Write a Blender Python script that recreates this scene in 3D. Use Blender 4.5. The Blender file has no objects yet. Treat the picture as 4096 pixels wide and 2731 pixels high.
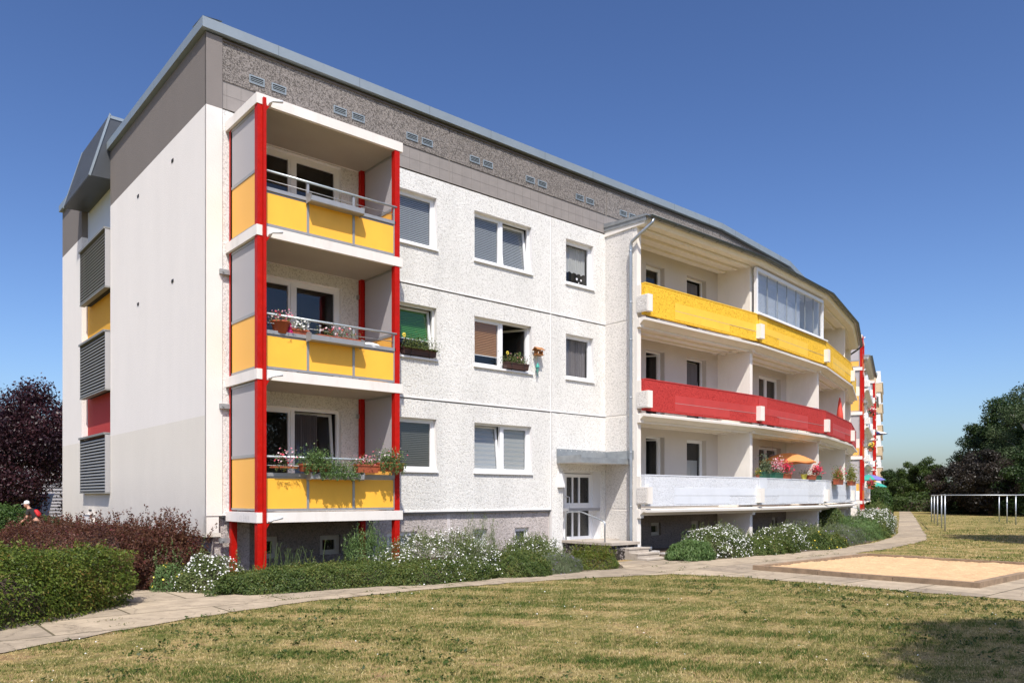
import bpy, math, random
import numpy as np
from mathutils import Vector, Matrix
random.seed(7)
rng = np.random.default_rng(11)
C = bpy.context.scene.collection
R = math.radians

# ------------------------------------------------------------------ materials
def newmat(name):
    m = bpy.data.materials.new(name); m.use_nodes = True
    nt = m.node_tree; b = nt.nodes['Principled BSDF']
    return m, nt, b
def N(nt, typ, **kw):
    n = nt.nodes.new(typ)
    for k, v in kw.items(): setattr(n, k, v)
    return n
def mat(name, col, rough=.7, metal=0, bump=0, bscale=20, bdist=.01, var=0, vscale=1.5, spec=.5, dirt=None, trans=0, fine=0):
    m, nt, b = newmat(name)
    b.inputs['Roughness'].default_value = rough; b.inputs['Metallic'].default_value = metal
    b.inputs['Specular IOR Level'].default_value = spec
    c4 = (*col, 1); b.inputs['Base Color'].default_value = c4
    tc = N(nt, 'ShaderNodeTexCoord')
    last = None
    if var:
        no = N(nt, 'ShaderNodeTexNoise'); no.inputs['Scale'].default_value = vscale; no.inputs['Detail'].default_value = 6
        nt.links.new(tc.outputs['Object'], no.inputs['Vector'])
        r = N(nt, 'ShaderNodeMapRange'); r.inputs[1].default_value = .3; r.inputs[2].default_value = .7
        r.inputs[3].default_value = 1 - var; r.inputs[4].default_value = 1 + var
        nt.links.new(no.outputs['Fac'], r.inputs[0])
        mx = N(nt, 'ShaderNodeMix', data_type='RGBA', blend_type='MULTIPLY'); mx.inputs[0].default_value = 1
        mx.inputs[6].default_value = c4; nt.links.new(r.outputs[0], mx.inputs[7]); last = mx.outputs[2]
    if dirt:
        no = N(nt, 'ShaderNodeTexNoise'); no.inputs['Scale'].default_value = dirt[1]; no.inputs['Detail'].default_value = 8; no.inputs['Roughness'].default_value = .7
        mp = N(nt, 'ShaderNodeMapping'); mp.inputs['Scale'].default_value = dirt[3] if len(dirt) > 3 else (1, 1, .3)
        nt.links.new(tc.outputs['Object'], mp.inputs[0]); nt.links.new(mp.outputs[0], no.inputs['Vector'])
        r = N(nt, 'ShaderNodeMapRange'); r.inputs[1].default_value = .5; r.inputs[2].default_value = .75
        r.inputs[3].default_value = 0; r.inputs[4].default_value = dirt[2]
        nt.links.new(no.outputs['Fac'], r.inputs[0])
        mx = N(nt, 'ShaderNodeMix', data_type='RGBA'); mx.inputs[6].default_value = c4; mx.inputs[7].default_value = (*dirt[0], 1)
        if last: nt.links.new(last, mx.inputs[6])
        nt.links.new(r.outputs[0], mx.inputs[0]); last = mx.outputs[2]
    if last: nt.links.new(last, b.inputs['Base Color'])
    if bump:
        no = N(nt, 'ShaderNodeTexNoise'); no.inputs['Scale'].default_value = bscale; no.inputs['Detail'].default_value = 4
        nt.links.new(tc.outputs['Object'], no.inputs['Vector'])
        bp = N(nt, 'ShaderNodeBump'); bp.inputs['Strength'].default_value = bump; bp.inputs['Distance'].default_value = bdist
        nt.links.new(no.outputs['Fac'], bp.inputs['Height']); nt.links.new(bp.outputs[0], b.inputs['Normal'])
    return m
def roughcast(name, col, pit, scale=16, strength=1.0, dist=.03, pitlim=.3, big=.06):
    """thrown pebble render: lumpy relief with small dark pits between the stones"""
    m, nt, b = newmat(name)
    b.inputs['Roughness'].default_value = .85; b.inputs['Specular IOR Level'].default_value = .25
    tc = N(nt, 'ShaderNodeTexCoord')
    n1 = N(nt, 'ShaderNodeTexNoise'); n1.inputs['Scale'].default_value = scale; n1.inputs['Detail'].default_value = 3; n1.inputs['Roughness'].default_value = .65; n1.inputs['Distortion'].default_value = 1.2
    v1 = N(nt, 'ShaderNodeTexVoronoi'); v1.inputs['Scale'].default_value = scale * 1.3; v1.inputs['Randomness'].default_value = 1
    nt.links.new(tc.outputs['Object'], n1.inputs['Vector'])
    wv = N(nt, 'ShaderNodeVectorMath', operation='MULTIPLY_ADD'); wv.inputs[1].default_value = (.08, .08, .08)
    nt.links.new(n1.outputs['Color'], wv.inputs[0]); nt.links.new(tc.outputs['Object'], wv.inputs[2]); nt.links.new(wv.outputs[0], v1.inputs['Vector'])
    sub = N(nt, 'ShaderNodeMath', operation='SUBTRACT'); nt.links.new(n1.outputs['Fac'], sub.inputs[0])
    ml = N(nt, 'ShaderNodeMath', operation='MULTIPLY'); ml.inputs[1].default_value = .45
    nt.links.new(v1.outputs['Distance'], ml.inputs[0]); nt.links.new(ml.outputs[0], sub.inputs[1])
    bp = N(nt, 'ShaderNodeBump'); bp.inputs['Strength'].default_value = strength; bp.inputs['Distance'].default_value = dist
    nt.links.new(sub.outputs[0], bp.inputs['Height']); nt.links.new(bp.outputs[0], b.inputs['Normal'])
    r = N(nt, 'ShaderNodeMapRange'); r.inputs[1].default_value = pitlim - .12; r.inputs[2].default_value = pitlim; r.inputs[3].default_value = 1; r.inputs[4].default_value = 0
    nt.links.new(sub.outputs[0], r.inputs[0])
    n2 = N(nt, 'ShaderNodeTexNoise'); n2.inputs['Scale'].default_value = .9; n2.inputs['Detail'].default_value = 5
    mp2 = N(nt, 'ShaderNodeMapping'); mp2.inputs['Scale'].default_value = (1.5, 1.5, .35); nt.links.new(tc.outputs['Object'], mp2.inputs[0])
    nt.links.new(mp2.outputs[0], n2.inputs['Vector'])
    r2 = N(nt, 'ShaderNodeMapRange'); r2.inputs[1].default_value = .3; r2.inputs[2].default_value = .7; r2.inputs[3].default_value = 1 - big; r2.inputs[4].default_value = 1 + big * .3
    nt.links.new(n2.outputs['Fac'], r2.inputs[0])
    mx = N(nt, 'ShaderNodeMix', data_type='RGBA'); mx.inputs[6].default_value = (*col, 1); mx.inputs[7].default_value = (*pit, 1)
    nt.links.new(r.outputs[0], mx.inputs[0])
    mm = N(nt, 'ShaderNodeMix', data_type='RGBA', blend_type='MULTIPLY'); mm.inputs[0].default_value = 1
    nt.links.new(mx.outputs[2], mm.inputs[6]); nt.links.new(r2.outputs[0], mm.inputs[7]); nt.links.new(mm.outputs[2], b.inputs['Base Color'])
    return m
def leafmat(name, cols, trans=.35, rough=.5):
    """leaf colours picked per leaf by the mesh attribute 'rnd'"""
    m, nt, b = newmat(name)
    at = N(nt, 'ShaderNodeAttribute', attribute_name='rnd')
    cr = N(nt, 'ShaderNodeValToRGB'); els = cr.color_ramp.elements
    while len(els) < len(cols): els.new(.5)
    for i, c in enumerate(cols):
        els[i].position = i / (len(cols) - 1); els[i].color = (*c, 1)
    nt.links.new(at.outputs['Fac'], cr.inputs[0]); nt.links.new(cr.outputs[0], b.inputs['Base Color'])
    b.inputs['Roughness'].default_value = rough; b.inputs['Specular IOR Level'].default_value = .3
    if trans:
        t = N(nt, 'ShaderNodeBsdfTranslucent'); nt.links.new(cr.outputs[0], t.inputs[0])
        mx = N(nt, 'ShaderNodeMixShader'); mx.inputs[0].default_value = trans
        nt.links.new(b.outputs[0], mx.inputs[1]); nt.links.new(t.outputs[0], mx.inputs[2])
        nt.links.new(mx.outputs[0], nt.nodes['Material Output'].inputs[0])
    return m
def glassmat(name, tint=(.86, .88, .89), boost=.02):
    m, nt, b = newmat(name); nt.nodes.remove(b)
    lw = N(nt, 'ShaderNodeLayerWeight'); lw.inputs[0].default_value = .5
    pw = N(nt, 'ShaderNodeMath', operation='POWER'); pw.inputs[1].default_value = 4.5; nt.links.new(lw.outputs['Facing'], pw.inputs[0])
    ad = N(nt, 'ShaderNodeMath', operation='ADD'); ad.inputs[1].default_value = .05 + boost; ad.use_clamp = True
    nt.links.new(pw.outputs[0], ad.inputs[0])
    t = N(nt, 'ShaderNodeBsdfTransparent'); t.inputs[0].default_value = (*tint, 1)
    g = N(nt, 'ShaderNodeBsdfGlossy'); g.inputs['Roughness'].default_value = .01
    mx = N(nt, 'ShaderNodeMixShader'); nt.links.new(ad.outputs[0], mx.inputs[0])
    nt.links.new(t.outputs[0], mx.inputs[1]); nt.links.new(g.outputs[0], mx.inputs[2])
    nt.links.new(mx.outputs[0], nt.nodes['Material Output'].inputs[0])
    return m
def transmat(name, col, f=.4):
    m, nt, b = newmat(name); b.inputs['Base Color'].default_value = (*col, 1); b.inputs['Roughness'].default_value = .5
    t = N(nt, 'ShaderNodeBsdfTranslucent'); t.inputs[0].default_value = (*col, 1)
    mx = N(nt, 'ShaderNodeMixShader'); mx.inputs[0].default_value = f
    nt.links.new(b.outputs[0], mx.inputs[1]); nt.links.new(t.outputs[0], mx.inputs[2])
    nt.links.new(mx.outputs[0], nt.nodes['Material Output'].inputs[0])
    return m

M = {}
M['white_rough'] = roughcast('white_roughcast', (.80, .79, .75), (.58, .565, .53), 24, .8, .018, .25, .11)
M['return_rough'] = roughcast('offwhite_roughcast', (.76, .725, .68), (.54, .51, .47), 24, .8, .018, .26, .12)
M['plinth_rough'] = roughcast('plinth_roughcast', (.56, .505, .475), (.38, .34, .315), 19, 1.0, .022, .26, .15)
M['shade_toned_rough'] = roughcast('shade_toned_roughcast', (.25, .21, .18), (.16, .135, .115), 19, 1.0, .022, .26, .15)  # dark copy of the plinth roughcast, recess shade mixed into its colour
M['attic_rough'] = roughcast('grey_exposed_aggregate', (.30, .27, .248), (.11, .098, .088), 26, 1, .02, .30, .12)
M['yellow_rough'] = roughcast('yellow_roughcast', (.88, .54, .045), (.62, .32, .02), 20, .8, .02, .25)
M['red_rough'] = roughcast('red_roughcast', (.50, .045, .040), (.34, .024, .022), 20, .8, .02, .25)
M['pale_rough'] = roughcast('pale_blue_white_roughcast', (.72, .745, .78), (.56, .58, .61), 23, .8, .018, .26)
M['yellow_smooth'] = mat('yellow_smooth', (.85, .52, .05), .6, var=.05, vscale=3, bump=.15, bscale=30)
M['red_smooth'] = mat('red_smooth', (.47, .045, .04), .6, var=.08, vscale=3, bump=.15, bscale=30)
M['pale_smooth'] = mat('pale_smooth', (.66, .69, .735), .6, var=.04, vscale=3, bump=.15, bscale=30)
M['joint'] = mat('joint_filler', (.30, .30, .30), .8, bump=.4, bscale=12)
M['white_paint'] = mat('white_smooth_paint', (.80, .785, .77), .7, bump=.12, bscale=40, var=.03, vscale=2, dirt=((.5, .46, .42), 3, .25))
M['cream_paint'] = mat('cream_paint', (.78, .735, .67), .7, bump=.1, bscale=30, var=.03, vscale=1, dirt=((.5, .44, .36), 2, .25))
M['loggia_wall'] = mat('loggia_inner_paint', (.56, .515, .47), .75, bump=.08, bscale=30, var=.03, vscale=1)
def gable_mat():
    m, nt, b = newmat('gable_render')
    b.inputs['Roughness'].default_value = .85; b.inputs['Specular IOR Level'].default_value = .2
    g = N(nt, 'ShaderNodeNewGeometry'); sx = N(nt, 'ShaderNodeSeparateXYZ'); nt.links.new(g.outputs['Position'], sx.inputs[0])
    prev = None
    c1, c2, c3 = (.74, .69, .615, 1), (.80, .755, .715, 1), (.195, .172, .158, 1)
    for lim, a, bb in ((3.38, c1, c2), (9.70, None, c3)):
        gt = N(nt, 'ShaderNodeMath', operation='GREATER_THAN'); gt.inputs[1].default_value = lim; nt.links.new(sx.outputs['Z'], gt.inputs[0])
        mx = N(nt, 'ShaderNodeMix', data_type='RGBA'); nt.links.new(gt.outputs[0], mx.inputs[0]); mx.inputs[7].default_value = bb
        if a: mx.inputs[6].default_value = a
        else: nt.links.new(prev, mx.inputs[6])
        prev = mx.outputs[2]
    no = N(nt, 'ShaderNodeTexNoise'); no.inputs['Scale'].default_value = 1.2; no.inputs['Detail'].default_value = 8; no.inputs['Roughness'].default_value = .65
    mp = N(nt, 'ShaderNodeMapping'); mp.inputs['Scale'].default_value = (1, 1, .35)
    nt.links.new(g.outputs['Position'], mp.inputs[0]); nt.links.new(mp.outputs[0], no.inputs['Vector'])
    r = N(nt, 'ShaderNodeMapRange'); r.inputs[1].default_value = .3; r.inputs[2].default_value = .7; r.inputs[3].default_value = .96; r.inputs[4].default_value = 1.01
    nt.links.new(no.outputs['Fac'], r.inputs[0])
    hz = N(nt, 'ShaderNodeMapRange'); hz.inputs[1].default_value = .9; hz.inputs[2].default_value = 2.3; hz.inputs[3].default_value = .75; hz.inputs[4].default_value = 0; nt.links.new(sx.outputs['Z'], hz.inputs[0])
    dn = N(nt, 'ShaderNodeTexNoise'); dn.inputs['Scale'].default_value = 3.5; dn.inputs['Detail'].default_value = 9; dn.inputs['Roughness'].default_value = .75; nt.links.new(g.outputs['Position'], dn.inputs['Vector'])
    dm = N(nt, 'ShaderNodeMath', operation='MULTIPLY'); nt.links.new(hz.outputs[0], dm.inputs[0]); nt.links.new(dn.outputs['Fac'], dm.inputs[1])
    dx_ = N(nt, 'ShaderNodeMix', data_type='RGBA'); dx_.inputs[7].default_value = (.48, .43, .37, 1); nt.links.new(dm.outputs[0], dx_.inputs[0]); nt.links.new(prev, dx_.inputs[6]); prev = dx_.outputs[2]
    mm = N(nt, 'ShaderNodeMix', data_type='RGBA', blend_type='MULTIPLY'); mm.inputs[0].default_value = 1
    nt.links.new(prev, mm.inputs[6]); nt.links.new(r.outputs[0], mm.inputs[7]); nt.links.new(mm.outputs[2], b.inputs['Base Color'])
    n2 = N(nt, 'ShaderNodeTexNoise'); n2.inputs['Scale'].default_value = 45; n2.inputs['Detail'].default_value = 3
    nt.links.new(g.outputs['Position'], n2.inputs['Vector'])
    bp = N(nt, 'ShaderNodeBump'); bp.inputs['Strength'].default_value = .5; bp.inputs['Distance'].default_value = .012
    nt.links.new(n2.outputs['Fac'], bp.inputs['Height']); nt.links.new(bp.outputs[0], b.inputs['Normal'])
    return m
M['gable'] = gable_mat()
M['gable_return'] = mat('gable_return_paint', (.74, .70, .655), .8, bump=.4, bscale=40, var=.03)
M['gable_grey'] = mat('gable_grey_paint', (.195, .172, .158), .8, bump=.3, bscale=40, var=.06)
M['tile_band'] = mat('grey_tile_band', (.255, .23, .212), .7, var=.08, vscale=4, bump=.15)
M['coping'] = mat('zinc_coping', (.30, .345, .365), .42, metal=.35, var=.06, vscale=2)
M['zinc'] = mat('zinc_sheet', (.33, .35, .36), .45, metal=.5, var=.15, vscale=5, bump=.15, bscale=8)
M['pipe'] = mat('zinc_pipe', (.40, .43, .46), .35, metal=.7, var=.1, vscale=5)
M['gutter'] = mat('dark_gutter', (.10, .115, .115), .4, metal=.5)
M['dark'] = mat('dark_void', (.02, .02, .022), .9)
M['board_dark'] = mat('dark_eaves_board', (.10, .085, .075), .9, var=.2, vscale=6)
M['anthracite'] = mat('anthracite_metal', (.085, .092, .10), .45, metal=.4, var=.1)
M['louvre'] = mat('louvre_metal', (.22, .22, .21), .55)
M['louvre_side'] = mat('louvre_side_metal', (.40, .39, .385), .5, metal=.3)
M['panel_yellow'] = mat('panel_yellow_render', (.72, .36, .03), .8, bump=.3, bscale=60)
M['panel_red'] = mat('panel_red_render', (.40, .028, .026), .8, bump=.3, bscale=60)
M['panel_blue'] = mat('panel_pale_render', (.52, .56, .62), .8)
M['steel_red'] = mat('red_lacquered_steel', (.43, .006, .002), .5, var=.1, vscale=8, spec=.2, dirt=((.62, .2, .16), 45, .12, (1, 1, 1)))
M['alu'] = mat('grey_aluminium', (.36, .36, .36), .45, metal=.4, var=.06, vscale=6)
M['alu_light'] = mat('light_aluminium_tube', (.50, .56, .58), .35, metal=.4)
M['yellow_panel'] = mat('yellow_fibre_panel', (.96, .495, .05), .5, var=.04, vscale=2, dirt=((.55, .28, .05), 1.5, .2))
M['orange_panel'] = transmat('orange_side_panel', (.95, .50, .10), .1)
M['frost'] = transmat('frosted_side_pane', (.50, .47, .475), .18)
M['concrete_white'] = mat('painted_concrete_slab', (.78, .73, .68), .75, var=.05, vscale=1.5, dirt=((.42, .38, .33), 2.5, .35))
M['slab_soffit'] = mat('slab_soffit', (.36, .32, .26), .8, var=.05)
M['pvc'] = mat('white_pvc_frame', (.80, .80, .80), .3, spec=.5)
M['shade_toned_frame'] = mat('ivory_shade_toned_frame', (.42, .38, .30), .6)  # muted copy of the white basement frame, shade put into its colour
M['glass'] = glassmat('window_glass')
M['glass_loggia'] = glassmat('loggia_glazing', (.86, .9, .93), .05)
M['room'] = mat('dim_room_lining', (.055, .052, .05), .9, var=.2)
M['slat'] = mat('blind_slats', (.34, .355, .36), .5)
M['slat_dark'] = mat('dark_blind_slats', (.10, .10, .09), .5)
M['slat_white'] = mat('white_blind_slats', (.75, .75, .76), .5)
M['green_blind'] = transmat('green_pleated_blind', (.13, .42, .10), .3)
M['orange_blind'] = transmat('tan_pleated_blind', (.62, .34, .14), .3)
M['curtain'] = transmat('net_curtain', (.70, .70, .68), .4)
M['grey_curtain'] = transmat('grey_net_curtain', (.22, .20, .21), .3)
M['roller_grey'] = mat('roller_grey', (.35, .37, .38), .7)
M['concrete'] = mat('weathered_concrete', (.42, .37, .31), .9, bump=.4, bscale=40, var=.12, vscale=3, dirt=((.17, .14, .11), 6, .6, (1, 1, 1)))
M['kerb'] = mat('sandbox_kerb_concrete', (.27, .19, .12), .9, bump=.6, bscale=30, var=.2, vscale=4, dirt=((.11, .085, .06), 7, .7, (1, 1, 1)))
M['stone'] = roughcast('rough_stone_flank', (.28, .25, .24), (.04, .035, .03), 8, 1, .08, .4)
M['terracotta'] = mat('terracotta_plastic', (.36, .085, .035), .6, var=.1)
M['pot_green'] = mat('green_plastic_pot', (.025, .12, .08), .45)
M['pot_dark'] = mat('dark_brown_box', (.06, .025, .018), .5)
M['pot_yellow'] = mat('pale_yellow_pot', (.62, .58, .10), .5)
M['pink'] = mat('pink_plastic', (.70, .02, .16), .35)
M['white_plastic'] = mat('white_plastic', (.8, .8, .8), .4)
M['soil'] = mat('flower_bed_soil', (.10, .07, .045), .95, bump=.6, bscale=15, var=.3)
M['bark'] = mat('tree_bark', (.085, .06, .045), .9, bump=.6, bscale=12, var=.2)
M['birch_bark'] = mat('birch_bark', (.45, .43, .40), .8, var=.2, dirt=((.05, .04, .04), 4, .9, (1, 1, 4)))
M['steel'] = mat('galvanised_pole', (.42, .45, .48), .4, metal=.6, var=.1)
M['wood'] = mat('bird_house_wood', (.34, .15, .05), .7, var=.2, vscale=20)
M['orange_cloth'] = transmat('orange_parasol_cloth', (.92, .40, .14), .35)
M['coral_cloth'] = transmat('coral_cloth', (.75, .09, .06), .2)
M['blue_cloth'] = transmat('dark_blue_cloth', (.03, .035, .16), .1)
M['teal_cloth'] = transmat('teal_cloth', (.06, .40, .32), .2)
M['violet_cloth'] = transmat('violet_cloth', (.22, .20, .55), .2)
M['corr'] = mat('corrugated_sheet', (.34, .33, .34), .5, metal=.2, var=.08)
M['blue_plastic'] = mat('blue_skip_paint', (.01, .12, .42), .5, var=.1)
M['tan'] = mat('tan_render', (.55, .43, .28), .8, var=.05)
M['skin'] = mat('skin', (.50, .26, .18), .6)
M['black_cloth'] = mat('black_shirt', (.02, .017, .018), .9)
M['red_cloth'] = mat('red_backpack', (.50, .012, .015), .7)
M['white_cloth'] = mat('white_cap', (.8, .8, .8), .8)
M['lamp_paper'] = transmat('paper_lampshade', (.55, .42, .45), .3)
M['sky_blue_plastic'] = mat('blue_drying_rack', (.08, .30, .55), .4)

def ground_mat():
    m, nt, b = newmat('dry_lawn')
    b.inputs['Roughness'].default_value = .95; b.inputs['Specular IOR Level'].default_value = .1
    g = N(nt, 'ShaderNodeNewGeometry')
    def noise(s, d=6, r=.6):
        n = N(nt, 'ShaderNodeTexNoise'); n.inputs['Scale'].default_value = s; n.inputs['Detail'].default_value = d; n.inputs['Roughness'].default_value = r
        nt.links.new(g.outputs['Position'], n.inputs['Vector']); return n.outputs['Fac']
    def ramp(f, els):
        c = N(nt, 'ShaderNodeValToRGB'); e = c.color_ramp.elements
        while len(e) < len(els): e.new(.5)
        for i, (p, col) in enumerate(els): e[i].position = p; e[i].color = (*col, 1)
        nt.links.new(f, c.inputs[0]); return c.outputs[0]
    a = ramp(noise(1.1, 9, .72), [(.40, (.13, .15, .038)), (.48, (.25, .215, .08)), (.56, (.40, .31, .14)), (.68, (.31, .20, .11))])
    c = ramp(noise(9, 8, .75), [(.3, (.35, .35, .34)), (.5, (.9, .88, .86)), (.7, (1.4, 1.3, 1.15))])
    mx = N(nt, 'ShaderNodeMix', data_type='RGBA', blend_type='MULTIPLY'); mx.inputs[0].default_value = 1
    nt.links.new(a, mx.inputs[6]); nt.links.new(c, mx.inputs[7]); nt.links.new(mx.outputs[2], b.inputs['Base Color'])
    bp = N(nt, 'ShaderNodeBump'); bp.inputs['Strength'].default_value = 1; bp.inputs['Distance'].default_value = .04
    nt.links.new(noise(25, 5, .7), bp.inputs['Height']); nt.links.new(bp.outputs[0], b.inputs['Normal'])
    return m
M['lawn'] = ground_mat()
def sand_mat():
    m = mat('play_sand', (.59, .385, .205), .95, bump=.8, bscale=9, bdist=.06, var=.12, vscale=3, dirt=((.30, .20, .10), 18, .35, (1, 1, 1)))
    return m
M['sand'] = sand_mat()
def slabmat():
    m, nt, b = newmat('path_slab_concrete')
    b.inputs['Roughness'].default_value = .92; b.inputs['Specular IOR Level'].default_value = .2
    g = N(nt, 'ShaderNodeNewGeometry')
    cr = N(nt, 'ShaderNodeTexBrick'); cr.inputs['Scale'].default_value = 1; cr.inputs['Mortar Size'].default_value = .017; cr.inputs['Mortar Smooth'].default_value = .1
    cr.inputs['Brick Width'].default_value = 2.4; cr.inputs['Row Height'].default_value = 1.25; cr.inputs['Bias'].default_value = -.1
    cr.inputs['Color1'].default_value = (.30, .248, .185, 1); cr.inputs['Color2'].default_value = (.41, .335, .24, 1); cr.inputs['Mortar'].default_value = (.12, .10, .06, 1)
    nt.links.new(g.outputs['Position'], cr.inputs['Vector'])
    n = N(nt, 'ShaderNodeTexNoise'); n.inputs['Scale'].default_value = 2.2; n.inputs['Detail'].default_value = 10; n.inputs['Roughness'].default_value = .72
    nt.links.new(g.outputs['Position'], n.inputs['Vector'])
    r = N(nt, 'ShaderNodeMapRange'); r.inputs[1].default_value = .3; r.inputs[2].default_value = .7; r.inputs[3].default_value = .68; r.inputs[4].default_value = 1.25
    nt.links.new(n.outputs['Fac'], r.inputs[0])
    v = N(nt, 'ShaderNodeTexVoronoi', feature='DISTANCE_TO_EDGE'); v.inputs['Scale'].default_value = .8
    wv = N(nt, 'ShaderNodeVectorMath', operation='MULTIPLY_ADD'); wv.inputs[1].default_value = (.5, .5, .5)
    nt.links.new(n.outputs['Color'], wv.inputs[0]); nt.links.new(g.outputs['Position'], wv.inputs[2]); nt.links.new(wv.outputs[0], v.inputs['Vector'])
    r2 = N(nt, 'ShaderNodeMapRange'); r2.inputs[1].default_value = .0; r2.inputs[2].default_value = .012; r2.inputs[3].default_value = .55; r2.inputs[4].default_value = 1
    nt.links.new(v.outputs['Distance'], r2.inputs[0])
    m1 = N(nt, 'ShaderNodeMath', operation='MULTIPLY'); nt.links.new(r.outputs[0], m1.inputs[0]); nt.links.new(r2.outputs[0], m1.inputs[1])
    mx = N(nt, 'ShaderNodeMix', data_type='RGBA', blend_type='MULTIPLY'); mx.inputs[0].default_value = 1
    nt.links.new(cr.outputs[0], mx.inputs[6]); nt.links.new(m1.outputs[0], mx.inputs[7]); nt.links.new(mx.outputs[2], b.inputs['Base Color'])
    bp = N(nt, 'ShaderNodeBump'); bp.inputs['Strength'].default_value = .5; bp.inputs['Distance'].default_value = .01
    n3 = N(nt, 'ShaderNodeTexNoise'); n3.inputs['Scale'].default_value = 40; n3.inputs['Detail'].default_value = 4
    nt.links.new(g.outputs['Position'], n3.inputs['Vector'])
    nt.links.new(n3.outputs['Fac'], bp.inputs['Height']); nt.links.new(bp.outputs[0], b.inputs['Normal'])
    return m
M['slab'] = slabmat()
# foliage
M['L_hedge'] = leafmat('leaf_spirea', [(.035, .06, .008), (.085, .13, .016), (.15, .19, .028), (.21, .13, .035)])
M['L_red'] = leafmat('leaf_barberry', [(.035, .014, .011), (.085, .028, .018), (.13, .065, .03), (.17, .04, .045)])
M['L_low'] = leafmat('leaf_cotoneaster', [(.035, .065, .014), (.08, .125, .028), (.15, .19, .045), (.19, .15, .04)])
M['L_pot'] = leafmat('leaf_potentilla', [(.055, .09, .025), (.13, .17, .05), (.22, .25, .09)])
M['L_willow'] = leafmat('leaf_willow', [(.06, .12, .03), (.12, .20, .06), (.20, .28, .10)])
M['L_lav'] = leafmat('leaf_lavender', [(.08, .11, .05), (.15, .19, .09), (.21, .22, .15)])
M['L_spray'] = leafmat('leaf_spray', [(.10, .14, .05), (.18, .22, .09)])
M['L_hazel'] = leafmat('leaf_hazel', [(.02, .045, .01), (.05, .10, .018), (.09, .15, .03)])
M['L_purple'] = leafmat('leaf_purple_plum', [(.018, .008, .012), (.04, .014, .018), (.075, .03, .032)], .25, .4)
M['L_copper'] = leafmat('leaf_copper', [(.016, .014, .011), (.032, .026, .018), (.058, .042, .034)], .25, .4)
M['L_yellow'] = leafmat('leaf_yellowgreen', [(.10, .14, .02), (.20, .22, .04), (.28, .24, .06)])
M['L_dark'] = leafmat('leaf_dark_green', [(.012, .028, .008), (.03, .058, .014), (.055, .09, .022)])
M['L_mid'] = leafmat('leaf_mid_green', [(.025, .05, .010), (.055, .09, .018), (.095, .135, .03)])
M['L_birch'] = leafmat('leaf_birch', [(.035, .06, .022), (.07, .105, .04), (.12, .16, .07)])
M['F_white'] = leafmat('petals_white', [(.7, .7, .66), (.82, .82, .8)], .2)
M['F_yellow'] = leafmat('petals_yellow', [(.75, .55, .04), (.8, .65, .1)], .2)
M['F_red'] = leafmat('petals_red', [(.45, .01, .03), (.65, .03, .10)], .2)
M['F_mix'] = leafmat('petals_mixed', [(.45, .015, .04), (.62, .22, .28), (.75, .68, .68)], .2)
M['F_violet'] = leafmat('petals_violet', [(.16, .10, .30), (.30, .22, .42)], .2)
M['grass'] = leafmat('grass_blades', [(.05, .10, .015), (.13, .17, .032), (.31, .27, .095), (.50, .40, .18), (.58, .47, .25)], .3, .7)

# ------------------------------------------------------------------ object helpers
def tag(o, label=None, cat=None, group=None, kind=None):
    if label: o['label'] = label
    if cat: o['category'] = cat
    if group: o['group'] = group
    if kind: o['kind'] = kind
    return o
def thing(name, label, cat, loc=(0, 0, 0), rz=0, group=None):
    o = bpy.data.objects.new(name, None); C.objects.link(o); o.empty_display_size = .2
    o.location = loc; o.rotation_euler = (0, 0, rz); tag(o, label, cat, group)
    return o
def link(name, me, parent=None):
    o = bpy.data.objects.new(name, me); C.objects.link(o)
    if parent: o.parent = parent
    return o
class Frame:
    """t runs along a wall, q points out of it, z up"""
    def __init__(s, o, deg):
        a = R(deg); s.o = o; s.e = (math.cos(a), math.sin(a)); s.n = (math.sin(a), -math.cos(a)); s.deg = deg
    def __call__(s, t, q, z):
        return (s.o[0] + s.e[0] * t + s.n[0] * q, s.o[1] + s.e[1] * t + s.n[1] * q, z)
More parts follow.
